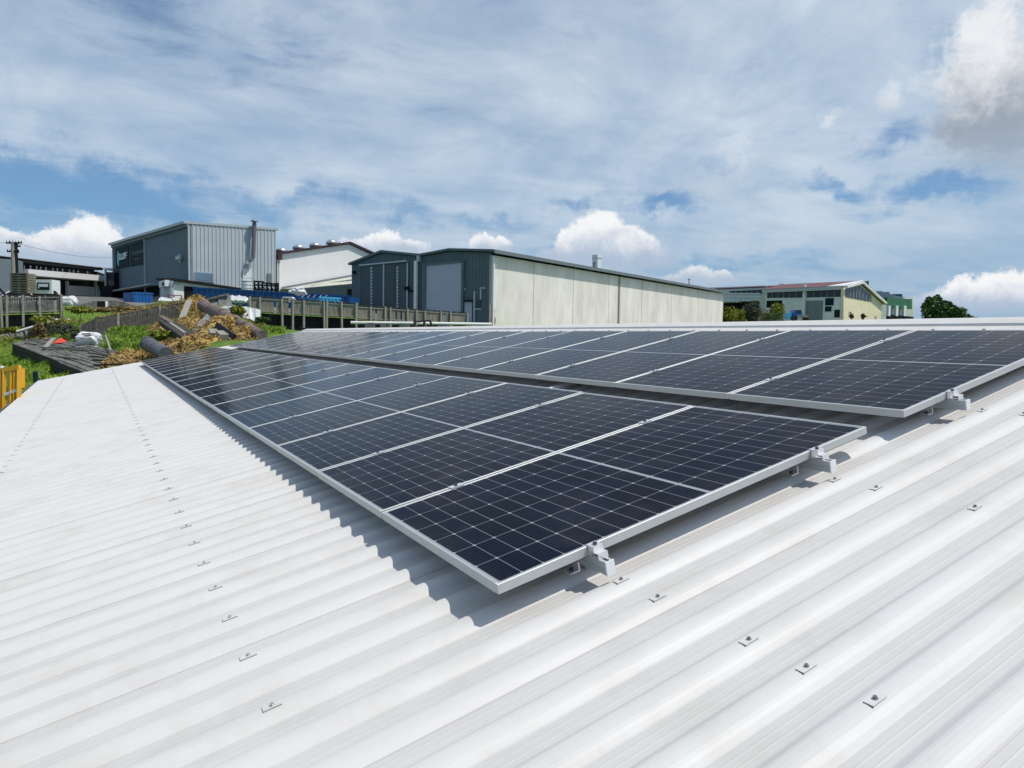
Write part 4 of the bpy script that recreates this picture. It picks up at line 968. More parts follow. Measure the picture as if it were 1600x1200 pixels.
tag(b.build('rubbish_bags', 'bag', None), 'row of crumpled pale rubbish against the blue container', 'rubbish')
b = MB()
for i in range(16):
    p = W(248+i*1.9, 471+random.uniform(-1., .8)+i*.05, 62); b.tube([p, p+Vector((.15, .2, random.uniform(.1, .25))), p+Vector((.4, .2, 0))], [.10, .19, .08], 7)
tag(b.build('rubbish_bags', 'bag', None), 'pile of white rubbish bags before the annex', 'rubbish')
# old timber deck with junk
t = thing('timber_deck', W(110, 560, 34), 'collapsed grey timber deck with a dark edge beside the grass', 'deck')
N_ = 26
b = MB()
for i in range(N_):
    q0, q1 = i/N_, (i+1)/N_-.006
    a, c = D0.lerp(D3, q0), D0.lerp(D3, q1); e, g_ = D1.lerp(D2, q1), D1.lerp(D2, q0); o = Vector((0, 0, random.uniform(-.03, .03)))
    k = random.uniform(.45, .6)
    for f0, f1 in ((0, k), (k+.004, 1)): b.prism([a.lerp(g_ if False else g_, f0)+o if False else a.lerp(g_, f0)+o, c.lerp(e, f0)+o, c.lerp(e, f1)+o, a.lerp(g_, f1)+o], (0, 0, -.06)); o = Vector((0, 0, random.uniform(-.03, .03)))
b.build('decking', 'timber_grey', t)
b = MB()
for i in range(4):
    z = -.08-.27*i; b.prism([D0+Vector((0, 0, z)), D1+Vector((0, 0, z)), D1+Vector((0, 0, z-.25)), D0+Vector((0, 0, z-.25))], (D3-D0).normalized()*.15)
b.build('edge_boards', 'black', t)  # black here stands in for the shade on this face of the deck
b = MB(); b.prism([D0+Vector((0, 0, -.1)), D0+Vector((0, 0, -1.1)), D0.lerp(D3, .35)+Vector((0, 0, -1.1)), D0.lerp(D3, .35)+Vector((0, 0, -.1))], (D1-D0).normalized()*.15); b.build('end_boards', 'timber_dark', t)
labels = ['long pale loose plank across the middle of the old deck', 'short grey loose plank near the white bag', 'weathered loose plank along the deck edge', 'brown loose plank at the near end of the deck', 'thin pale loose plank beside the red cloth', 'dark loose plank lying by the straw', 'broad grey loose plank at the far end of the deck', 'reddish loose plank by the roof corner', 'narrow loose plank behind the red cloth', 'crooked loose plank in front of the white bag']
for i, (x0, y0, d0, x1, y1, d1, m) in enumerate(((64, 543.5, 38, 158, 544.5, 35, 'post'), (120, 543, 36.5, 150, 541.5, 36.5, 'bag'), (80, 556, 35, 126, 562, 31.5, 'timber_grey'), (140, 552, 32, 178, 556, 30, 'pipe_brown'), (70, 545, 38, 84, 529, 42, 'post'), (148, 563, 29, 190, 566, 27.5, 'timber_dark'), (40, 537, 43, 60, 539, 41, 'timber_grey'), (150, 571, 27, 186, 570, 26.6, 'maroon'), (64, 538, 41, 97, 534, 41.5, 'pipe_brown'), (110, 546.5, 35.5, 160, 549, 33.5, 'timber'))):
    b = MB(); b.beam(W(x0, y0-.6, d0), W(x1, y1-.6, d1), .22 if i % 3 else .16, .07); tag(b.build('loose_plank', m, None), labels[i], 'plank', 'loose planks on the old deck')
# white bag, red cloth
def lump(name, cx, cy, d, rx, rz, m, label, cat, seed, flat=.6):
    r = random.Random(seed); bm_ = bmesh.new(); bmesh.ops.create_icosphere(bm_, subdivisions=3, radius=1)
    p = W(cx, cy, d); b = MB()
    xr = Vector((CX.x, CX.y, 0)).normalized(); yr = Vector((-xr.y, xr.x, 0))
    for v in bm_.verts:
        q = v.co; k = 1+.10*math.sin(q.x*7+seed)+.08*math.sin(q.y*9+q.z*6+seed*2)+r.uniform(-.04, .04)
        z = max(q.z, -flat); b.v.append(p+xr*(abs(q.x)**.75*(1 if q.x > 0 else -1)*rx*k)+yr*(q.y*rx*.7*k)+Vector((0, 0, z*rz*k)))
    for f in bm_.faces: b.f.append(tuple(v.index for v in f.verts)); b.mi.append(0)
    bm_.free(); return tag(b.build(name, m, None, smooth=False), label, cat)
lump('sheeting_heap', 109, 472, 60, .66, .52, 'bag', 'heap of crumpled white sheeting at the end of the old left fence', 'sheeting', 31, .9)
t = lump('bulk_bag', 138.5, 530.5, 37.5, .66, .40, 'bag', 'slumped white bulk bag lying on the far side of the old deck', 'bag', 4, .8)
b = MB(); 
for x0, y0, x1, y1 in ((128, 522, 141, 521.5), (131, 525, 142, 524)): b.beam(W(x0, y0, 36.9), W(x1, y1, 36.9), .07)
b.build('print', 'pipe_brown', t)
b = MB(); b.prism([W(80, 537.5, 40), W(88, 532, 40.3), (W(95, 527.5, 40.6)), W(101, 532.5, 40.5), W(100, 535, 40.1), W(90, 536, 39.9)], CZ*.35+Vector((0, 0, -.1)))
tag(b.build('red_cloth', 'red', None), 'crumpled orange-red cloth lying on the old deck', 'cloth')
t = thing('concrete_pipe', W(25, 527, 46), 'weathered grey concrete pipe lying behind the old deck', 'pipe')
A, B = W(-30, 537, 44.5), W(56, 519.5, 47.5)
for i in range(4): b = MB(); q0, q1 = A.lerp(B, i/4), A.lerp(B, (i+1)/4-.02); b.tube([q0, q0.lerp(q1, .1), q0.lerp(q1, .12), q1], [.34, .34, .29, .29], 14); b.build('pipe_length', 'pipe_conc', t)
b = MB(); b.tube([W(26, 518, 46), W(48, 511.5, 46.3), W(64, 507, 46.5)], .075, 7); b.tube([W(75, 504, 46.6), W(88, 499.5, 46.8), W(109, 499.5, 47)], .07, 7)
tag(b.build('white_pole', 'conduit', None), 'broken white pole leaning along the weedy bank', 'pole')
b = MB(); b.beam(W(165, 524, 37), W(173, 548, 31), .07); tag(b.build('stake', 'post', None), 'thin grey stake standing in grass beside the white bag', 'stake')
b = MB(); b.tube([W(78, 496, 47), W(92, 503, 46.5)], .06, 6); tag(b.build('dead_branch', 'post', None), 'bare grey branch on the bank under the left fence', 'branch')
# ---------------------------------------------------------------- yellow lift cage and post
t = thing('lift_cage', W(12, 640, 15.5), 'yellow steel lift cage with upright bars beside the gutter', 'lift')
dC = 15.5
def yb(x0, y0, x1, y1, w, d0=dC, d1=None, nm='bar', m='yellow'):
    b = MB(); b.beam(W(x0, y0, d0), W(x1, y1, d1 or d0), w); b.build(nm, m, t)
for x, w in ((6.5, .075), (17.5, .055), (23, .05), (29.5, .085)): yb(x, 577, x-1.5, 668, w, nm='upright')
yb(4, 578, 31, 573.5, .09, nm='top_rail'); yb(6, 617, 30, 608.5, .06, nm='mid_rail', m='cap'); yb(-12, 580, 6, 578, .07, nm='top_rail')
for x in (-4, 1): yb(x, 580, x-1, 668, .07, nm='upright')
yb(22, 574, 22, 640, .20, 15.9, nm='rear_sheet'); yb(27, 576, 27, 606, .24, 16.2, nm='rear_sheet')
yb(-8, 577, 4, 575, .10, 16.3, nm='coil', m='bag'); yb(-12, 650, 30, 640, .07, nm='low_rail')
b = MB(); b.beam(W(12, 660, 15.6), Vector((W(12, 660, 15.6).x, W(12, 660, 15.6).y, -3.6)), .6); b.build('mast', 'yellow', t)
p = W(55, 585, 24.5); b = MB(); b.beam(Vector((p.x, p.y, p.z-2.5)), W(55, 581, 24.5), .13); tag(b.build('dark_post', 'sign', None), 'dark square post standing in the grass by the roof corner', 'post')
# ================================================================== RIGHT-HAND BUILDINGS
c3 = W(1318, 505, 120); F1 = Face(c3, az=-14); F2 = Face(c3, az=76)
t = thing('cream_factory', c3, 'low factory with faded red roof, strip windows and a cream gable end', 'building')
part('front_wall', 'grey_wall', t, lambda b: F1.ppoly(b, [(1196, 455.5), (1318, 449.5), (1318, 512), (1196, 512)], 0, .4))
part('gable_wall', 'cream', t, lambda b: F2.ppoly(b, [(1318, 449.5), (1343.5, 443.2), (1378.5, 474), (1378.5, 512), (1318, 512)], 0, .4))
eL = F1.sz(1196, 452)[0]
def roof3(b):
    E0, E1 = F1.px(1320, 449.4, .8), F1.px(1194, 454.6, .8)
    R0 = F2.px(1343.5, 441.0, .6); Rr = R0+F1.d*(F1.sz(1194, 454)[0]+.5)
    G0 = F2.px(1381, 474.5, .6); G1 = G0+F1.d*eL
    b.prism([E0, E1, Rr, R0], (0, 0, .25)); b.prism([R0, Rr, G1, G0], (0, 0, .25))
part('roof', 'red_roof', t, roof3)
part('roof_patch', 'white', t, lambda b: b.prism([F1.px(1320, 448.2, .85), F1.px(1296, 449, .85), F1.px(1317, 443.2, -5.5)+Vector((0,0,.1)), F2.px(1343.5, 439.6, .65)], (0, 0, .2)))
part('barge', 'white', t, lambda b: (b.beam(F2.px(1318.5, 448.5, .5), F2.px(1343.5, 441.5, .5), .35), b.beam(F2.px(1343.5, 441.5, .5), F2.px(1380, 474, .5), .35)))
part('gutter', 'trim', t, lambda b: b.beam(F1.px(1194, 455.5, .7), F1.px(1319, 450.2, .7), .35, .55))
for xs, y0, y1 in (((1198.5, 1206.5, 1215.5, 1224.3, 1234, 1243.5, 1254.8), (457.2, 454.3), (465.4, 464.8)), ((1260.5, 1271.5, 1283, 1292.5, 1303.5, 1314), (454.0, 453.2), (464.6, 463.6))):
    n_ = len(xs)-1
    for i in range(n_):
        ya = y0[0]+(y0[1]-y0[0])*i/n_; yb_ = y1[0]+(y1[1]-y1[0])*i/n_
        part('window', 'glass', t, lambda b: F1.rect(b, xs[i]+.6, ya, xs[i+1]-.6, yb_, .06, .05))
part('downpipe', 'white', t, lambda b: F1.rect(b, 1256.3, 445, 1257.8, 500, .4, .3))
part('roller_door', 'metal_roof', t, lambda b: F1.rect(b, 1260, 470, 1284.5, 512, .06, .05))
part('opening', 'void', t, lambda b: F1.rect(b, 1198, 470, 1222, 480, .06, .05))
part('notice_board', 'sign', t, lambda b: (F1.rect(b, 1290, 466, 1302.5, 477, .12, .1), F1.rect(b, 1289.5, 479, 1299, 486.5, .12, .1)))
part('low_window', 'glass', t, lambda b: F1.rect(b, 1304, 484, 1312, 496, .06, .05))
part('gable_window', 'metal_roof', t, lambda b: F2.ppoly(b, [(1320.5, 450.5), (1343, 446.5), (1361, 461), (1361, 471.5), (1320.5, 464)], .06, .05))
part('gable_pane', 'glass', t, lambda b: F2.ppoly(b, [(1322, 452), (1343, 448.5), (1359.5, 461.5), (1359.5, 470), (1322, 463)], .1, .05))
for x in (1327, 1332, 1337, 1342, 1347, 1352, 1357): part('glazing_bar', 'metal_roof', t, lambda b: F2.rect(b, x-.35, 447.5+max(0, x-1343)*.75+max(0, 1343-x)*.17, x+.35, 463+(x-1320)*.18, .14, .06))
for x, y in ((1327.5, 487), (1347.5, 490), (1368, 493)): part('vent_slot', 'joint', t, lambda b: F2.rect(b, x-1.4, y, x+1.4, y+8, .05, .04))
part('roof_vent', 'shed_trim', t, lambda b: b.beam(F1.px(1241.5, 452, -8), F1.px(1241.5, 439.5, -8), 1.0))
c4 = W(1196, 500, 140); F4 = Face(c4, az=-14)
t = thing('sawtooth_factory', c4, 'red-roofed factory with upper windows and a lattice walkway behind the bushes', 'building')
part('wall', 'grey_wall', t, lambda b: F4.ppoly(b, [(1090, 450), (1196, 446), (1196, 512), (1090, 512)], 0, .4))
part('gable_wall', 'offwhite', t, lambda b: F4.ppoly(b, [(1196, 451.5), (1222, 442.5), (1230, 446), (1198, 455)], -.2, .3))
part('roof', 'red_roof', t, lambda b: b.prism([F4.px(1086, 455, 1), F4.px(1199, 450.2, 1), F4.px(1224, 442, -9), F4.px(1096, 446.6, -9)], (0, 0, .3)))
part('fascia', 'trim', t, lambda b: b.beam(F4.px(1086, 456.4, 1), F4.px(1199, 451.6, 1), .3, .4))
part('ridge', 'trim', t, lambda b: b.beam(F4.px(1096, 446.2, -9), F4.px(1226, 441.4, -9), .25))
for x0, x1 in ((1141, 1149), (1150.5, 1157), (1158.5, 1166), (1168, 1174), (1175.5, 1182.5), (1184, 1190.5)): part('window', 'glass', t, lambda b: F4.rect(b, x0, 452.5, x1, 459.5, .06, .05))
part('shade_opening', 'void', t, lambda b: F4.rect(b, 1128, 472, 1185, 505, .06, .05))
part('walkway', 'galv', t, lambda b: ([b.beam(F4.px(1138, y, 2.5), F4.px(1197, y+.3, 2.5), .22) for y in (459.5, 464, 470.5)]+[b.beam(F4.px(1138+i*6, 464, 2.5), F4.px(1141+i*6, 470.5, 2.5), .16) for i in range(10)]+[b.beam(F4.px(1144+i*6, 464, 2.5), F4.px(1141+i*6, 470.5, 2.5), .16) for i in range(9)]))
part('ledge', 'trim', t, lambda b: F4.rect(b, 1130.5, 470.8, 1160, 473, 2.6, 2.6))
c5 = W(1392, 500, 160); F5 = Face(c5, az=76)
t = thing('green_factory', c5, 'green-clad factory with white posts and a blue-grey roof', 'building')
part('green_wall', 'green_clad', t, lambda b: F5.ppoly(b, [(1386, 464.5), (1425, 467.5), (1425, 483), (1386, 478.5)], 0, .5))
part('lower_wall', 'grey_wall', t, lambda b: F5.ppoly(b, [(1386, 478.5), (1425, 483), (1425, 510), (1386, 510)], -1, .5))
part('dark_base', 'void', t, lambda b: F5.rect(b, 1388, 491, 1426, 512, .1, .5))
for x in (1387, 1399, 1411.5): part('post', 'white', t, lambda b: F5.rect(b, x-1.2, 477.5, x+1.2, 494, .4, .4))
part('roof', 'blue_roof', t, lambda b: F5.ppoly(b, [(1358, 453), (1372, 452.3), (1382, 455.3), (1399, 454), (1402, 455.5), (1411, 455.3), (1413, 459), (1436, 464.5), (1436, 470), (1380, 465), (1372, 475)], -3, 18))
part('end_block', 'pale_roof', t, lambda b: F5.ppoly(b, [(1419, 467), (1437, 465), (1437, 505), (1424, 505)], -1.5, 6))
part('roof_vent', 'sign', t, lambda b: F5.ppoly(b, [(1431, 458.5), (1438, 458.5), (1438, 465), (1431, 465)], -4, 1.5))
part('green_gable', 'green_clad', t, lambda b: Face(W(1345, 470, 150), W(1358, 470, 150)).ppoly(b, [(1341, 444), (1357.5, 438.5), (1357.5, 458), (1349, 452)], 0, 3))
part('gate_panel', 'white', t, lambda b: Face(W(1380, 500, 128), W(1386, 500, 128)).rect(b, 1379.5, 476, 1384.3, 500, 0, .4))
# blue truck
t = thing('flatbed_truck', W(1243, 497, 100), 'small blue flatbed truck parked before the grey factory wall', 'truck')
fU = Face(W(1228, 499, 100), W(1264, 499, 100))
part('cab', 'blue', t, lambda b: fU.ppoly(b, [(1241, 496), (1241, 489), (1243, 484.2), (1252, 484), (1254, 491), (1254, 496)], 0, 1.7))
part('windscreen', 'glass', t, lambda b: fU.ppoly(b, [(1242.6, 489), (1244, 485), (1251, 484.8), (1252, 488.8)], .04, .05))
part('tray', 'timber', t, lambda b: fU.rect(b, 1245, 492.5, 1262, 496, .25, 2)); part('hopper', 'cyan', t, lambda b: fU.ppoly(b, [(1230, 489), (1238.5, 488), (1237, 499), (1233, 499)], -.3, 1.2))
for x in (1241, 1259): part('wheel', 'rubber', t, lambda b: b.tube([fU.px(x, 497.5, .1), fU.px(x, 497.5, -.25)], .42, 12))
# ================================================================== PLANTS
def foliage(b, cen, rad, n, leaf, r, clumps=14, squash=.8):
    cs = []
    for _ in range(clumps):
        d = Vector((r.gauss(0, 1), r.gauss(0, 1), r.gauss(0, 1))).normalized()*r.uniform(.25, .85)
        cs.append((Vector((d.x*rad[0], d.y*rad[1], d.z*rad[2]*squash)), r.uniform(.25, .5)))
    for _ in range(n):
        c, k = r.choice(cs); d = Vector((r.gauss(0, 1), r.gauss(0, 1), r.gauss(0, 1))).normalized()*k*r.uniform(.5, 1.05)
        p = Vector(cen)+c+Vector((d.x*rad[0], d.y*rad[1], d.z*rad[2]))
        nn = Vector((r.gauss(0, 1), r.gauss(0, 1), r.gauss(.7, .8))).normalized(); u = nn.orthogonal().normalized(); u.rotate(Matrix.Rotation(r.uniform(0, 6.28), 3, nn)); v = nn.cross(u); s = leaf*r.uniform(.6, 1.3)
        b.face([p-u*s, p+v*s*.5, p+u*s, p-v*s*.5])
def plant(name, x, yb, yt, d, wpx, m, label, cat, seed, n=1500, leaf=None, group=None):
    r = random.Random(seed); base = W(x, yb, d); top = W(x, yt, d); H = top.z-base.z; rx = wpx/F*d/2
    t = thing(name, base, label, cat, group)
    b = MB(); k = .3 if name == 'tree' else .15
    b.tube([base-Vector((0, 0, .4)), base+Vector((.05, 0, H*k)), base+Vector((0, .1, H*.7))], [H*.035, H*.026, H*.01], 8)
    for i in range(6):
        a = r.uniform(0, 6.28); b.tube([base+Vector((0, 0, H*r.uniform(k, .5))), base+Vector((math.cos(a)*rx*.6, math.sin(a)*rx*.6, H*r.uniform(.55, .8)))], [H*.014, H*.005], 6)
    b.build('trunk' if name == 'tree' else 'stem', 'bark', t)
    b = MB(); xr = Vector((CX.x, CX.y, 0)).normalized()
    if name == 'tree':
        for (ox, oz, sx, sz, q) in ((-.12, .60, .62, .42, .45), (.38, .42, .62, .36, .3), (-.55, .40, .45, .36, .2), (.72, .26, .5, .27, .2), (.05, .80, .30, .20, .12)):
            foliage(b, base+xr*(ox*rx)+Vector((0, r.uniform(-.3, .3)*rx, H*oz)), (rx*sx, rx*sx*.9, H*sz), int(n*q), leaf, r, 16)
    else: foliage(b, base+Vector((0, 0, H*.55)), (rx, rx*.85, H*.52), n, leaf or H*.045, r, 22)
    b.build('crown', m, t, fix=False)
plant('bush', 1141, 510, 478, 108, 34, 'leaf_olive', 'yellow-green bush just past the end of the concrete wall', 'bush', 1, 1600, group='bushes by the factory')
plant('bush', 1154, 512, 481, 107, 30, 'leaf_olive', 'low yellow-green bush crowded against the taller one by the concrete wall', 'bush', 2, 1300, group='bushes by the factory')
plant('bush', 1177, 508, 470, 114, 44, 'leaf_grey', 'dull grey-green bush beneath the lattice walkway', 'bush', 3, 1800, group='bushes by the factory')
plant('bush', 1192, 510, 485, 108, 26, 'leaf_dry', 'dry straw-coloured bush in front of the dull green one', 'bush', 4, 1100, group='bushes by the factory')
plant('bush', 1214, 509, 470, 110, 30, 'leaf_olive', 'bright green upright bush before the factory opening', 'bush', 5, 1700, group='bushes by the factory')
plant('bush', 1208, 510, 484, 107, 44, 'leaf_dark', 'dark green low bush at the foot of the bright upright one', 'bush', 6, 1500, group='bushes by the factory')
plant('tree', 1466, 519, 459, 140, 74, 'leaf_dark', 'dark green bushy tree standing alone right of the green factory', 'tree', 7, 5200, .38)
plant('tree', 1488, 521, 473, 138, 74, 'leaf_dark', 'lower dark green tree on the right flank of the taller one', 'tree', 8, 3200, .36)
for i, (x, y, h, w, m, lab) in enumerate(((1330, 500, 12, 8, 'leaf_grey', 'wispy shrub at the left of the cream gable'), (1348, 500, 10, 8, 'leaf_grey', 'wispy shrub at the middle of the cream gable'))):
    plant('shrub', x, y, y-h, 118, w, m, lab+' wall', 'shrub', 20+i, 130, .22)
# weeds along the bank and dry brush
for i, (x, y, h, w, d, m, lab) in enumerate(((62, 529, 24, 20, 45, 'leaf_dry', 'dead brown brush behind the old deck'), (98, 526, 20, 50, 44, 'leaf_grey', 'dark green weeds between the deck and the board wall'), (125, 492, 14, 44, 49, 'leaf_olive', 'yellow-green weeds at the end of the left fence'), (165, 488, 8, 60, 50, 'leaf_dry', 'dry brown grass along the top of the board wall'), (205, 484, 6, 60, 51, 'leaf_dry', 'dry grass strip beside the driveway'), (70, 505, 12, 50, 47, 'leaf_olive', 'weedy tufts under the left fence'), (20, 522, 12, 50, 46.5, 'leaf_olive', 'weeds over the concrete pipe'), (100, 512, 14, 40, 46.5, 'leaf_olive', 'weeds around the broken white pole'), (255, 530, 14, 46, 34, 'leaf_olive', 'yellow weeds above the dark grey pipe'), (372, 492, 14, 26, 45.5, 'leaf_olive', 'dry weeds left of the white tank panel'), (410, 504, 8, 30, 46, 'leaf_dark', 'green weeds right of the white tank panel'), (120, 530, 12, 24, 41, 'leaf_grey', 'low weeds behind the white bag'))):
    plant('weed_patch', x, y+1, y-h, d, w, m, lab, 'weeds', 40+i, 900, .10)
# grass blades on the bank
r = random.Random(11); b = MB()
def inside(x, y): return True
cnt = 0
zones = [((165, 300), (500, 552), (30, 46)), ((-40, 125), (540, 625), (22, 42)), ((395, 440), (500, 526), (38, 46)), ((330, 420), (490, 530), (33, 47)), ((-20, 130), (495, 530), (42, 49))]
for zi, ((x0, x1), (y0, y1), (d0, d1)) in enumerate(zones):
    pl, pr_ = W(x0, 515, d0), W(x1, 515, d1)
    for _ in range((4200, 4200, 1800, 900, 1200)[zi]):
        d = r.uniform(d0, d1); x = r.uniform(x0, x1); q = W(x, 515, d); z = gz(q.x, q.y)
        if q.y < UEND0+.6 and q.x > -3.2: continue
        h = r.uniform(.08, .24); a = r.uniform(0, 6.28); w = Vector((math.cos(a), math.sin(a), 0))*r.uniform(.02, .045); l = Vector((r.gauss(0, .12), r.gauss(0, .12), h))
        p = Vector((q.x, q.y, z-.03))
        for k in range(3):
            o = Vector((r.gauss(0, .12), r.gauss(0, .12), 0)); b.face([p+o-w, p+o+w, p+o+l*r.uniform(.7, 1.2)])
bd = MB()
for (x0, x1, y0, d0, d1, k_) in ((190, 290, 515, 25.5, 33, 1500), (285, 405, 510, 31, 46, 1900), (140, 300, 490, 48, 52, 1100), (-20, 130, 505, 44, 48.5, 700), (240, 300, 510, 36, 43, 500)):
    for _ in range(k_):
        d = r.uniform(d0, d1); x = r.uniform(x0, x1); q = W(x, y0, d); z = gz(q.x, q.y)
        if q.y < UEND0+.8 and q.x > -3.2: continue
        p = Vector((q.x, q.y, z)); dr = Vector((r.gauss(0, 1), r.gauss(0, 1), abs(r.gauss(.3, .5)))).normalized()*r.uniform(.2, .7)
        w = dr.cross(Vector((r.gauss(0, 1), r.gauss(0, 1), r.gauss(0, 1)))).normalized()*r.uniform(.012, .026)
        bd.face([p-w, p+w, p+dr*.6+w*.6+Vector((0, 0, .03)), p+dr-Vector((0, 0, .05))])
tag(bd.build('dry_grass', 'straw2', None, fix=False), 'tangled dry grass stalks strewn over the bank', 'dry grass', kind='stuff')
tag(b.build('grass', 'grassb', None, fix=False), 'bright green grass growing on the bank', 'grass', kind='stuff')

# ================================================================== WORLD, SUN, CAMERA
SUN = S(-.43, .65, 1.0).normalized()
sun_el = math.asin(SUN.z); sun_rot = math.atan2(SUN.x, SUN.y)
ld = bpy.data.lights.new('sun', 'SUN'); ld.energy = 3.5; ld.angle = R_(.53); ld.color = (1, .955, .89)
lo = bpy.data.objects.new('sun', ld); COL.objects.link(lo); lo.rotation_euler = SUN.to_track_quat('Z', 'Y').to_euler(); lo.location = (0, 0, 40)
wd = bpy.data.worlds.new('World'); sc.world = wd; wd.use_nodes = True
wt = wd.node_tree; wt.nodes.clear()
wd.cycles.sampling_method = 'MANUAL'; wd.cycles.sample_map_resolution = 512
def build_world():
    N = wt.nodes.new; L = wt.links.new
    def val(n, i, v):
        if isinstance(v, (int, float)): n.inputs[i].default_value = v
        else: L(v, n.inputs[i])
    def mth(op, a, b=None, c=None, clamp=False):
        n = N('ShaderNodeMath'); n.operation = op; n.use_clamp = clamp
        for i, v in enumerate((a, b, c)):
            if v is not None: val(n, i, v)
        return n.outputs[0]
    def smooth(x, a, b):
        n = N('ShaderNodeMapRange'); n.interpolation_type = 'SMOOTHSTEP'; val(n, 0, x); n.inputs[1].default_value = a; n.inputs[2].default_value = b
        n.inputs[3].default_value = 0; n.inputs[4].default_value = 1; return n.outputs[0]
    def mix(f, a, b):
        n = N('ShaderNodeMix'); n.data_type = 'RGBA'; val(n, 0, f)
        for i, v in ((6, a), (7, b)):
            if isinstance(v, tuple): n.inputs[i].default_value = (*v, 1)
            else: L(v, n.inputs[i])
        return n.outputs[2]
    def noise(vec, scale, detail=6, rough=.6, dist=0., lac=2.):
        n = N('ShaderNodeTexNoise'); n.inputs['Scale'].default_value = scale; n.inputs['Detail'].default_value = detail
        n.inputs['Roughness'].default_value = rough; n.inputs['Distortion'].default_value = dist; n.inputs['Lacunarity'].default_value = lac; L(vec, n.inputs['Vector']); return n
    sky = N('ShaderNodeTexSky'); sky.sky_type = 'NISHITA'; sky.sun_disc = False; sky.sun_elevation = sun_el; sky.sun_rotation = sun_rot
    sky.air_density = 1.0; sky.dust_density = .7; sky.ozone_density = 1.2
    tc = N('ShaderNodeTexCoord'); sp = N('ShaderNodeSeparateXYZ'); L(tc.outputs['Generated'], sp.inputs[0])
    X, Y, Z = sp.outputs
    az = mth('ARCTAN2', X, Y); el = mth('ARCSINE', Z)
    # high sheet of cloud projected on a plane overhead
    zz = mth('ADD', mth('MAXIMUM', Z, 0.0), .12)
    pv = N('ShaderNodeCombineXYZ'); L(mth('DIVIDE', X, zz), pv.inputs[0]); L(mth('DIVIDE', Y, zz), pv.inputs[1])
    mp = N('ShaderNodeMapping'); mp.inputs['Rotation'].default_value = (0, 0, R_(38)); mp.inputs['Scale'].default_value = (.62, 1.0, 1); L(pv.outputs[0], mp.inputs['Vector'])
    P = mp.outputs['Vector']
    n1 = noise(P, 1.0, 6, .52, .6).outputs['Fac']; n2 = noise(P, 3.4, 6, .55, .5).outputs['Fac']; n3 = noise(P, .5, 3, .5).outputs['Fac']
    ae = N('ShaderNodeCombineXYZ'); L(az, ae.inputs[0]); L(mth('MULTIPLY', el, 1.0), ae.inputs[1])
    AE = ae.outputs[0]
    wob = noise(AE, 9, 6, .62); wo = N('ShaderNodeVectorMath'); wo.operation = 'SUBTRACT'; L(wob.outputs['Color'], wo.inputs[0]); wo.inputs[1].default_value = (.5, .5, .5)
    def warped(k):
        s = N('ShaderNodeVectorMath'); s.operation = 'MULTIPLY_ADD'; L(wo.outputs[0], s.inputs[0]); s.inputs[1].default_value = (k, k, 0); L(AE, s.inputs[2])
        q = N('ShaderNodeSeparateXYZ'); L(s.outputs[0], q.inputs[0]); return q.outputs[0], q.outputs[1]
    wa, we = warped(.16)
    def blob(a_, e_, px, py, rx, ry):
        d = ray(px, py).normalized(); A0 = math.atan2(d.x, d.y); E0 = math.asin(d.z)
        u = mth('DIVIDE', mth('SUBTRACT', a_, A0), rx/F); v = mth('DIVIDE', mth('SUBTRACT', e_, E0), ry/F)
        return mth('SUBTRACT', 1.0, mth('SQRT', mth('ADD', mth('MULTIPLY', u, u), mth('MULTIPLY', v, v))))
    def union(lst):
        r = lst[0]
        for q in lst[1:]: r = mth('MAXIMUM', r, q)
        return r
    holes = [(110, 298, 360, 66, .95), (380, 318, 280, 52, .75), (20, 280, 190, 52, .7), (480, 90, 150, 70, .30), (230, 25, 150, 50, .18), (60, 350, 200, 50, .6), (330, 345, 160, 40, .6), (760, 350, 160, 30, .55), (900, 315, 60, 20, .6), (1030, 310, 70, 26, .75), (1330, 285, 90, 24, .6),
             (1500, 305, 120, 26, .7), (1400, 205, 60, 34, .45), (560, 345, 240, 34, .5), (1000, 400, 500, 26, .45), (1300, 430, 400, 40, .30), (1190, 160, 120, 60, .12)]
    hole = None
    fine = noise(AE, 26, 6, .62, .3)
    for px, py, rx, ry, w in holes:
        q = mth('MULTIPLY', smooth(blob(wa, we, px, py, rx, ry), -.1, .95), w); hole = q if hole is None else mth('MAXIMUM', hole, q)
    fib = mth('ADD', mth('MULTIPLY', n1, .6), mth('MULTIPLY', n2, .4))
    wsp = N('ShaderNodeMapping'); wsp.inputs['Scale'].default_value = (5, 20, 1); wsp.inputs['Rotation'].default_value = (0, 0, R_(-10)); L(AE, wsp.inputs['Vector'])
    wn_ = noise(wsp.outputs['Vector'], 1.0, 8, .68, .6).outputs['Fac']
    hole = smooth(mth('ADD', hole, mth('ADD', mth('MULTIPLY', mth('SUBTRACT', .5, fib), .9), mth('MULTIPLY', mth('SUBTRACT', .5, wn_), 1.5))), .05, .85)
    cov = mth('SUBTRACT', 1.0, hole)
    thin = smooth(mth('ADD', mth('MULTIPLY', n1, .75), mth('MULTIPLY', n3, .35)), .30, .66)
    st = N('ShaderNodeMapping'); st.inputs['Rotation'].default_value = (0, 0, R_(-24)); st.inputs['Scale'].default_value = (3.2, 6.5, 1); L(AE, st.inputs['Vector'])
    wisp = noise(st.outputs['Vector'], 1.0, 9, .66, .7).outputs['Fac']
    veil = smooth(mth('ADD', mth('MULTIPLY', wisp, .7), mth('ADD', mth('MULTIPLY', n2, .28), mth('MULTIPLY', n1, .25))), .42, .80)
    cov = mth('MULTIPLY', cov, mth('ADD', .50, mth('MULTIPLY', mth('ADD', mth('MULTIPLY', thin, .4), mth('MULTIPLY', veil, .6)), .50)))
    # unseen cloud behind the camera is thinned for a darker, bluer fill light
    d_ = CZ; away = mth('ADD', mth('MULTIPLY', X, d_.x), mth('MULTIPLY', Y, d_.y))
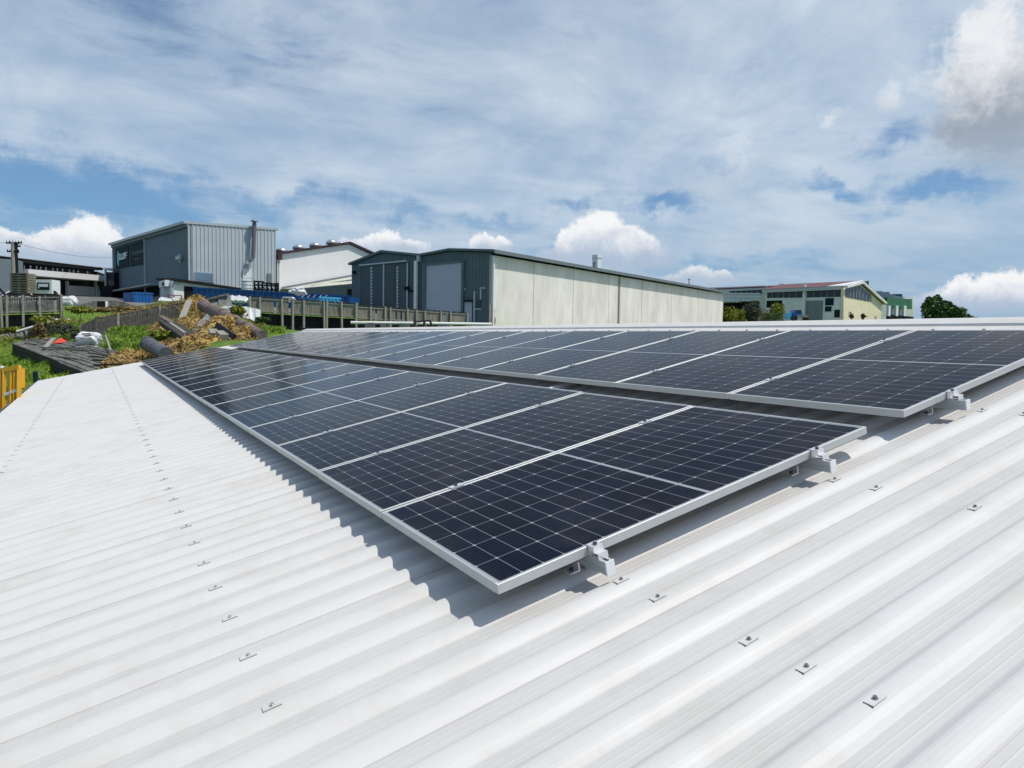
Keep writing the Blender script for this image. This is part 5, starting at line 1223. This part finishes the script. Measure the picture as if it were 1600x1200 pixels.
    cov = mth('MULTIPLY', cov, mth('ADD', .3, mth('MULTIPLY', .7, smooth(away, -.45, .35))))
    hz = smooth(el, .34, -.02)
    sc_ = N('ShaderNodeVectorMath'); sc_.operation = 'MULTIPLY'; L(sky.outputs[0], sc_.inputs[0]); sc_.inputs[1].default_value = (.070, .088, .105)
    skyc = mix(mth('MULTIPLY', hz, .62), sc_.outputs[0], (.135, .345, .62))
    tone = smooth(mth('ADD', mth('MULTIPLY', n2, .4), mth('MULTIPLY', n1, .7)), .34, .78)
    tone = mth('ADD', mth('MULTIPLY', tone, .45), mth('MULTIPLY', veil, .55))
    sheet = mix(tone, (.42, .55, .695), (.66, .74, .83))
    low = smooth(el, .20, .06)
    sheet = mix(mth('MULTIPLY', low, .62), sheet, (.30, .44, .60))
    c = mix(cov, skyc, sheet)
    warpn = noise(AE, 14, 9, .74); wo2 = N('ShaderNodeVectorMath'); wo2.operation = 'SUBTRACT'; L(warpn.outputs['Color'], wo2.inputs[0]); wo2.inputs[1].default_value = (.5, .5, .5)
    def warped2(k):
        q = N('ShaderNodeVectorMath'); q.operation = 'MULTIPLY_ADD'; L(wo2.outputs[0], q.inputs[0]); q.inputs[1].default_value = (k, k, 0); L(AE, q.inputs[2])
        z = N('ShaderNodeSeparateXYZ'); L(q.outputs[0], z.inputs[0]); return z.outputs[0], z.outputs[1]
    w2a, w2e = warped2(.058)
    w3a, w3e = warped2(.13)
    bl = noise(AE, 26, 8, .68, .4).outputs['Fac']
    # cumulus heaps: crisp bright heads, soft grey bases
    def cumulus(c, blobs, wide, tops, bases, soft, base_py, top_py, amount=1.0):
        a_, e_ = (w3a, w3e) if wide else (w2a, w2e)
        m = union([blob(a_, e_, *b) for b in blobs])
        d0 = ray(blobs[0][0], base_py).normalized(); d1 = ray(blobs[0][0], top_py).normalized()
        E0, E1 = math.asin(d0.z), math.asin(d1.z)
        hgt = smooth(el, E0, E1)
        fade = smooth(el, E0-(E1-E0)*.25, E0+(E1-E0)*.45)
        mask = mth('MULTIPLY', mth('MULTIPLY', smooth(m, -.02, soft), fade), amount)
        lit = smooth(mth('ADD', mth('MULTIPLY', hgt, .62), mth('ADD', mth('MULTIPLY', bl, .85), mth('MULTIPLY', m, -.10))), .45, 1.04)
        return mix(mask, c, mix(lit, bases, tops))
    W_ = (.92, .93, .945); B_ = (.45, .54, .67)
    c = cumulus(c, [(140, 382, 44, 42), (92, 398, 42, 38), (178, 402, 26, 34), (38, 396, 40, 26), (-5, 392, 46, 28), (100, 425, 120, 34)], 0, W_, B_, .22, 432, 345)
    c = cumulus(c, [(595, 378, 40, 22), (560, 386, 32, 20), (640, 386, 36, 18), (600, 398, 90, 22)], 0, W_, B_, .22, 404, 356)
    c = cumulus(c, [(752, 380, 22, 18), (780, 388, 20, 14), (760, 394, 40, 14)], 0, W_, B_, .22, 402, 362)
    c = cumulus(c, [(935, 360, 44, 34), (980, 384, 50, 32), (900, 384, 36, 30), (1015, 402, 40, 24), (950, 408, 120, 30)], 0, W_, B_, .25, 432, 335)
    c = cumulus(c, [(1092, 426, 26, 18), (1120, 436, 24, 14), (1070, 438, 30, 14)], 0, (.80, .84, .88), B_, .35, 448, 410)
    c = cumulus(c, [(1555, 448, 34, 20), (1508, 456, 30, 18), (1600, 456, 40, 22), (1640, 450, 50, 26), (1550, 474, 110, 24)], 0, W_, B_, .35, 490, 435)
    c = cumulus(c, [(1545, 60, 55, 60), (1590, 130, 90, 80), (1505, 125, 50, 46), (1560, 195, 100, 55), (1640, 160, 140, 130)], 1, (.85, .87, .895), (.33, .38, .455), .55, 285, 20, .97)
    c = cumulus(c, [(1393, 155, 24, 26)], 0, (.84, .87, .90), (.62, .68, .76), .8, 190, 125, .8)
    c = cumulus(c, [(1300, 185, 24, 22), (1155, 250, 44, 40), (1110, 285, 60, 30)], 1, (.80, .84, .89), (.55, .63, .73), 1.2, 320, 170, .8)
    bg = N('ShaderNodeBackground'); bg.inputs['Strength'].default_value = 1.0; L(c, bg.inputs['Color'])
    out = N('ShaderNodeOutputWorld'); L(bg.outputs[0], out.inputs['Surface'])
build_world()
cam = bpy.data.cameras.new('camera'); co = bpy.data.objects.new('camera', cam); COL.objects.link(co)
cam.sensor_width = 36; cam.lens = 36*F/1600; cam.clip_start = .05; cam.clip_end = 4000
mw = Matrix((CX, -CY, -CZ)).transposed().to_4x4(); mw.translation = CAM; co.matrix_world = mw
sc.camera = co
sc.view_settings.view_transform = 'Standard'; sc.view_settings.look = 'None'; sc.view_settings.exposure = 0.0; sc.view_settings.gamma = 1
